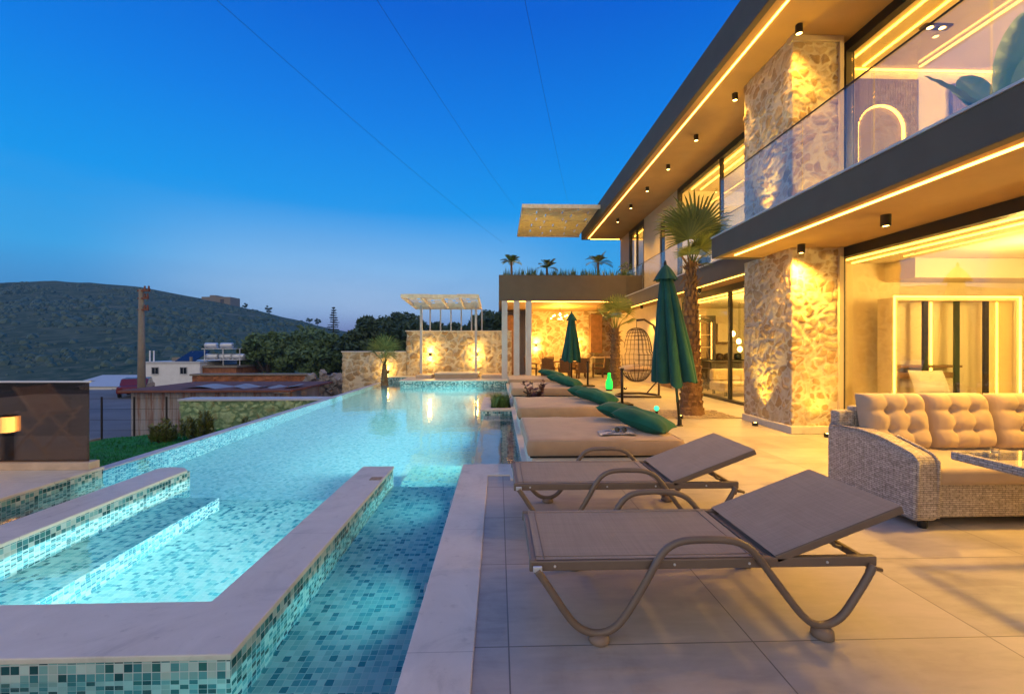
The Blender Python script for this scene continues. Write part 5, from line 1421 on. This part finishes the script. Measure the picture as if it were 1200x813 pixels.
for k, (x, l, w_) in enumerate(((-13.2,'old grey sheet lying on the shed roof, left one',1.6),(-11.2,'old pale sheet lying on the shed roof, middle one',1.2),(-9.7,'old sheet with a bent edge on the right of the shed roof',1.1))):
    tag(MB().grid(lambda u,v,x=x,w_=w_: (x+w_*u, 18.9+1.1*v, -.30+.06*math.sin(u*5+x)+.03*v), 14, 4).build('loose_sheet', M['grey_sheet'], smooth=True), l, 'metal sheet', 'sheets on the shed roof')
# ruined masonry walls
wm = thing('brick_wall', 'crumbling red masonry wall behind the metal shed', 'wall', (-12,24.2,-2.46))
stone_sheet('facing', [(-16.2,24.0),(-10.2,24.0)], -2.46, -.12, .05, M['brick'], wm, amp=.08, sc_=(.35,.18), seed=6.1)
MB().box(-16.2,-10.2,24.03,24.5,-2.46,-.12).build('core', M['brick'], wm); MB().box(-16.3,-10.1,23.9,24.6,-.12,-.02).build('coping', M['concrete'], wm, bevel=.03)
rb = thing('field_stone_wall', 'ragged grey field stone wall with a broken top behind the pool', 'wall', (-9,24,-2.46))
def rub():
    rr = random.Random(50); m_ = MB()
    for k in range(420):
        x = rr.uniform(-10.3,-7.2); top = -.15+.25*noise.noise(Vector((x*2,0,0)))+.12*(rr.random()<.2); z = rr.uniform(-2.4, top); s = rr.uniform(.08,.2)
        M_ = Matrix.Translation((x, 23.9+rr.uniform(-.12,.25), z)) @ Euler((rr.random()*6,rr.random()*6,rr.random()*6)).to_matrix().to_4x4()
        m_.add([(s*rr.uniform(.6,1.1)*a, s*rr.uniform(.5,.9)*b_, s*rr.uniform(.5,.9)*c_) for a in (-1,1) for b_ in (-1,1) for c_ in (-1,1)], [(0,1,3,2),(4,6,7,5),(0,4,5,1),(2,3,7,6),(0,2,6,4),(1,5,7,3)], M_)
    m_.box(-10.2,-7.2,24.0,24.4,-2.46,-.3); return m_
m, nt_, b = newmat('grey_rubble'); nn = noisetex(nt_, pos(nt_), 2.2, 6)
gi = N(nt_, 'ShaderNodeNewGeometry').outputs['Random Per Island']
nt_.links.new(mixc(nt_, nn, ramp(nt_, gi, [(0,(.18,.16,.15)),(1,(.44,.40,.38))]), (.28,.25,.23)), b.inputs['Base Color']); b.inputs['Roughness'].default_value = .95
rub().build('stones', m, rb)
# white house with solar tanks
wh = thing('white_house', 'small white flat roofed house with solar tanks above its right end', 'house', (-31.5,46,-7))
MB().box(-35.9,-30.3,46,53,-7,-.28).build('wall', M['white'], wh); MB().box(-36.0,-30.2,45.9,53.1,-.28,-.12).build('roof', M['cap'], wh)
MB().box(-30.3,-26.9,46.4,53,-7,-.75).build('wall', M['brick'], wh); MB().box(-30.19,-26.7,46.2,53.1,-.75,-.55).build('roof', M['concrete'], wh)
for x, z in ((-35.0,-1.35),(-32.2,-1.35)):
    o = MB().box(x,x+.6,45.96,46.02,z,z+.62).build('window', M['dark_glass'], wh); MB().box(x-.06,x+.66,45.92,45.96,z-.08,z-.01).build('sill', M['cap'], o)
    MB().box(x-.05,x,45.94,45.999,z-.01,z+.67).box(x+.6,x+.65,45.94,45.999,z-.01,z+.67).box(x-.05,x+.65,45.94,45.999,z+.62,z+.68).box(x+.28,x+.32,45.94,45.959,z,z+.62).build('frame', M['grey_sheet'], o)
MB().prism([(-29.0+.35*math.cos(PI*k/8), -1.75+.4*math.sin(PI*k/8)) for k in range(9)]+[(-29.35,-2.5),(-28.65,-2.5)], 46.3, 46.42, 'y').build('window', M['dark_glass'], wh)
for x in (-35.7,-35.3): MB().tube([(x,46.6,-.12),(x,46.6,1.0)], .07, 8).build('chimney', M['white'], wh)
MB().box(-31.6,-31.4,46.4,46.6,-.12,.35).box(-34.5,-33.6,48,48.9,-.12,.25).build('roof_box', M['concrete'], wh)
rs = thing('roof_stand', 'white two level frame carrying the solar tanks on the small house', 'stand', (-29,48,-.55))
fr_ = MB()
for x in (-30.6,-28.7,-27.0):
    for y in (47.2,50.2): fr_.tube([(x,y,-.55),(x,y,1.15)], .05, 6)
fr_.build('frame', M['tank'], rs)
MB().box(-30.8,-26.8,47.0,50.4,.0,.06).build('lower_deck', M['white'], rs); MB().box(-30.8,-27.6,47.0,50.4,1.15,1.21).build('upper_deck', M['white'], rs)
def tank(x, y, z, lab):
    t = thing('solar_tank', lab, 'water tank', (x,y,z), 'solar water tanks on the small house')
    MB().tube([(x-.62,y,z+.32),(x-.58,y,z+.32),(x+.58,y,z+.32),(x+.62,y,z+.32)], [.2,.28,.28,.2], 16).build('tank', M['tank'], t, smooth=True)
    for dx in (-.4,.4): MB().box(x+dx-.04,x+dx+.04,y-.25,y+.25,z,z+.1).build('foot', M['grey_sheet'], t)
for x, z, l in ((-30.1,1.21,'steel solar tank on the upper level of the stand, left'),(-28.5,1.21,'steel solar tank on the upper level of the stand, right'),(-30.0,.06,'steel solar tank on the lower level of the stand, left of three'),(-28.6,.06,'steel solar tank on the lower level of the stand, middle of three'),(-27.3,.06,'steel solar tank on the lower level of the stand, right of three')):
    tank(x, 47.5, z, l)
sp_ = thing('solar_collector', 'dark tilted solar panel on the white house roof left of the tanks', 'solar collector', (-32.0,47.5,-.12))
MB().add([(-33.2,46.6,-.08),(-31.2,46.6,-.08),(-30.9,48.6,.95),(-32.9,48.6,.95),(-33.2,46.6,-.14),(-31.2,46.6,-.14),(-30.9,48.6,.89),(-32.9,48.6,.89)], [(0,1,2,3),(7,6,5,4),(0,4,5,1),(1,5,6,2),(2,6,7,3),(3,7,4,0)]).build('panel', M['solar'], sp_)
fr_ = MB()
for x in (-32.6,-31.1): fr_.tube([(x,48.4,-.12),(x,48.4,.85)], .04, 6)
fr_.build('stand', M['tank'], sp_)
# pale sheds in the valley
for i, (x0, x1, y0, l) in enumerate(((-66,-54,72,'pale flat roofed shed left of the utility pole, the nearer one'),(-76,-62,84,'pale flat roofed shed left of the utility pole, the farther one'),(-55,-48,78,'small pale shed close to the utility pole'))):
    t = thing('farm_shed', l, 'shed', ((x0+x1)/2,y0,-7), 'pale sheds on the plain')
    MB().box(x0,x1,y0,y0+8,-7,-4.9).build('wall', M['white'], t); MB().add([(x0-.3,y0-.3,-4.9),(x1+.3,y0-.3,-4.9),(x1+.3,y0+4,-4.1),(x0-.3,y0+4,-4.1),(x0-.3,y0+8.3,-4.9),(x1+.3,y0+8.3,-4.9)],[(0,1,2,3),(3,2,5,4),(0,3,4),(1,5,2),(0,4,5,1)]).build('roof', M['cap'], t)
    MB().box((x0+x1)/2-1,(x0+x1)/2+1,y0-.04,y0-.01,-7,-5.3).build('door', M['grey_sheet'], t)

# ------------------------------------------------------------------ trees
def tree(x, y, z, H, rc, lab, seed, m='leaf_m', nclump=36, nleaf=130, ls=.28, grp='broad trees beyond the walls', th=.35, squash=.8, nm='broad_tree'):
    rr = random.Random(seed); t = thing(nm, lab, 'tree', (x,y,z), grp)
    tk = MB(); lv = MB(); zc = z+H-rc*squash
    tk.tube([(x,y,z),(x+rr.uniform(-.2,.2),y,z+H*th),(x+rr.uniform(-.4,.4),y,zc)], [H*.04,H*.03,H*.015], 8)
    for k in range(nclump):
        while True:
            p = Vector((rr.uniform(-1,1),rr.uniform(-1,1),rr.uniform(-1,1)))
            if p.length < 1 and p.length > .35: break
        c_ = Vector((x+p.x*rc, y+p.y*rc, zc+p.z*rc*squash*(1 if p.z > 0 else 1.15)))
        if k % 3 == 0: tk.tube([(x,y,z+H*th), Vector((x,y,z+H*th)).lerp(c_,.5)+Vector((0,0,.2)), c_], [H*.018,H*.01,H*.004], 5)
        leafball(lv, c_, rc*rr.uniform(.20,.36), nleaf, ls, rr, .75)
    tk.build('trunk', M['bark_d'], t); lv.build('crown', M[m], t)
TR = [(-25.5,50,5.6,2.9,'leaf_m'),(-22.6,52,6.7,3.5,'leaf_m'),(-19.5,50,5.9,3.1,'leaf_m'),(-17.0,53,5.9,3.0,'leaf'),(-14.8,50,6.2,2.8,'leaf'),(-28.0,58,5.8,2.8,'leaf_m')]
LB = ['broad tree right beside the white house, the smaller leftmost one','broad bushy tree next but one to the white house, the widest','broad tree in the middle of the dark row left of the conifer','darker broad tree at the foot of the conifer, on its left','dark broad tree just right of the conifer','broad tree partly behind the solar tanks of the white house']
for i, (x,y,H,rc,m_) in enumerate(TR): tree(x,y,-7,H+4.0,rc,LB[i],100+i,m_,th=.5)
TR2 = [(-13.6,46,6.9,2.8),(-10.9,48,6.6,2.8),(-7.9,46,6.5,2.8),(-4.6,48,6.0,2.6),(-2.0,46,6.2,2.6),(.3,42,7.4,2.6),(-.6,50,8.4,2.9),(-13.5,60,8.4,2.9)]
LB2 = ['dark tree left above the lower stone wall','dark tree straight above the small palm','tall dark tree left of the white pergola roof','dark tree seen low between the pergola posts, left','dark tree seen low between the pergola posts, right','dark tree between pergola and pavilion, the nearer one','taller dark tree between pergola and pavilion, the farther one','round dark tree standing high above the lower stone wall']
for i, (x,y,H,rc) in enumerate(TR2): tree(x,y,-7,H+4.5,rc,LB2[i],120+i,'leaf',grp='dark trees behind the stone walls',th=.5)
# conifer
rr = random.Random(9); t = thing('conifer_tree', 'tall narrow dark conifer rising above the other trees', 'tree', (-22,60,-7))
MB().tube([(-22,60,-7),(-22,60,6.6)], [.22,.03], 7).build('trunk', M['bark_d'], t)
lv = MB()
for k in range(26):
    f = k/25; z = -1.2+7.7*f; L = 1.55*(1-f)**.8+.18
    for j in range(9):
        a = rr.uniform(0,2*PI); LL = L*rr.uniform(.6,1.1)
        for q in range(14):
            g = rr.uniform(.1,1); p = Vector((-22+math.cos(a)*LL*g, 60+math.sin(a)*LL*g, z-.25*g*LL+.12*g*g)); b_ = Vector((rr.gauss(0,1),rr.gauss(0,1),rr.gauss(0,.4))).normalized(); c_ = b_.orthogonal().normalized(); s = .15
            lv.add([p-b_*s,p+c_*s*.4,p+b_*s,p-c_*s*.4],[(0,1,2,3)])
lv.build('crown', M['leaf_c'], t)

# ------------------------------------------------------------------ hill
RIDGE = [(-400,352),(-200,345),(0,335),(60,331.5),(120,333),(170,337),(205,344),(240,350),(300,363),(345,374),(385,384),(420,391),(480,398),(560,402),(700,404),(1200,405)]
YR = 300.0
def ridge(x):
    px = 600 + 520*(x/YR - .0307)
    for (a, ya), (b_, yb) in zip(RIDGE[:-1], RIDGE[1:]):
        if a <= px <= b_:
            f = (px-a)/(b_-a); f = f*f*(3-2*f)*.5+f*.5; return 1.45+(405.5-(ya+(yb-ya)*f))*YR/520
    return 1.45+(405.5-352)*YR/520 if px < 0 else 1.5
def hz(x, y):
    f = min(1, max(0, (y-75)/(YR-75))); s = f**1.25
    k = ridge(x*(YR/max(y,60))) if y < YR else ridge(x)
    z = -7.1 + (k+7.1)*s
    if y > YR: z -= (y-YR)*.12
    n = noise.fractal(Vector((x*.012, y*.012, .3)), 1, 2, 5)
    return z + n*4.5*s*min(1, max(0,(abs(YR-y)/90))) + noise.noise(Vector((x*.06,y*.06,3)))*1.0*s
def hfn(u, v):
    y = 70 + 430*v; x = -620 + 1100*u
    x = x*(y/YR)
    return (x, y, hz(x, y))
m, nt_, b = newmat('hillside'); p = pos(nt_)
n1 = noisetex(nt_, p, .02, 6, .6); n2 = noisetex(nt_, p, .22, 6, .7)
col = ramp(nt_, n2, [(.38,(.015,.045,.035)),(.5,(.045,.085,.06)),(.62,(.12,.14,.10))])
col = mixc(nt_, ramp(nt_, n1, [(.4,(0,0,0)),(.65,(.7,.7,.7))]), col, (.11,.14,.10))
sz_ = N(nt_, 'ShaderNodeSeparateXYZ'); nt_.links.new(p, sz_.inputs[0])
trk = math_(nt_, 'ABSOLUTE', math_(nt_, 'SUBTRACT', math_(nt_, 'ADD', sz_.outputs[2], math_(nt_, 'MULTIPLY', noisetex(nt_, p, .012, 2), 14)), 26))
col = mixc(nt_, ramp(nt_, trk, [(.0,(.7,.7,.7)),(.6,(0,0,0))]), col, (.24,.24,.20))
sp2 = N(nt_, 'ShaderNodeSeparateXYZ'); nt_.links.new(p, sp2.inputs[0])
nt_.links.new(col, b.inputs['Base Color']); b.inputs['Roughness'].default_value = 1; b.inputs['Specular IOR Level'].default_value = .1
struct(MB().grid(hfn, 150, 110).build('hill', m, smooth=True))
rr = random.Random(5); sm = MB()
for k in range(9000):
    y = 90 + 200*rr.random()**.7; px = rr.uniform(-150, 560); x = (px-600)/520*y + .0307*y
    z = hz(x, y); 
    if noise.noise(Vector((x*.03,y*.03,9))) < -.05 and rr.random() < .85: continue
    r = (.4+1.9*rr.random()**2.6)*(y/250)**.5*(1 if y < 255 else .6); nq = 6
    ph = rr.random()*6
    v = []
    for i in range(nq):
        a = ph+2*PI*i/nq; q = rr.uniform(.75,1.2)*r; v.append((x+q*math.cos(a), y+q*math.sin(a), z-.2))
    for i in range(nq):
        a = ph+2*PI*(i+.5)/nq; q = rr.uniform(.5,.85)*r; v.append((x+q*math.cos(a), y+q*math.sin(a), z+r*rr.uniform(.55,.8)))
    v.append((x+rr.uniform(-.2,.2)*r,y,z+r*rr.uniform(.85,1.1)))
    f = []
    for i in range(nq):
        i2 = (i+1)%nq; f += [(i,i2,nq+i),(i2,nq+i2,nq+i),(nq+i,nq+i2,2*nq)]
    sm.add(v, f)
tag(sm.build('hillside_scrub', M['scrub']), 'countless dark low bushes dotted over the hillside', 'scrub', kind='stuff')
# small things on the ridge
rx = lambda px: (px-600)/520*YR + .0307*YR
zz = lambda px: hz(rx(px), YR)
t = thing('ridge_ruin', 'flat topped ruin on the ridge of the hill', 'ruin', (rx(263),YR,zz(263)))
MB().box(rx(247),rx(279),YR-3,YR+8,zz(263)-4,zz(263)+3.0).box(rx(255),rx(262),YR-2,YR+6,zz(263)+3,zz(263)+4.2).build('wall', M['stone_grey'] if False else M['concrete'], t)
MB().box(rx(268),rx(272),YR-3.1,YR-3.01,zz(263)-1,zz(263)+1.5).build('window', M['dark_glass'], t)
for px, H, l in ((320,5.5,'small lone tree on the ridge right of the ruin'),(293,3.5,'tiny tree on the ridge next to the ruin'),(366,4.5,'small tree on the falling ridge, left of a pair'),(375,5,'small tree on the falling ridge, right of a pair')):
    tree(rx(px), YR, zz(px)-.5, H, H*.42, l, px, 'leaf', 10, 60, .5, 'small trees on the ridge', nm='ridge_tree')

# ------------------------------------------------------------------ evening haze
hb_ = MB().box(-700, 700, -60, 620, -8.6, 75).build('haze', None)
m, nt_, b = newmat('evening_haze'); nt_.nodes.remove(b)
pv_ = N(nt_, 'ShaderNodeVolumePrincipled'); pv_.inputs['Color'].default_value = (.32,.66,1,1); pv_.inputs['Density'].default_value = .00042
nt_.links.new(pv_.outputs[0], nt_.nodes['Material Output'].inputs['Volume'])
hb_.data.materials.clear(); hb_.data.materials.append(m); hb_['kind'] = 'stuff'
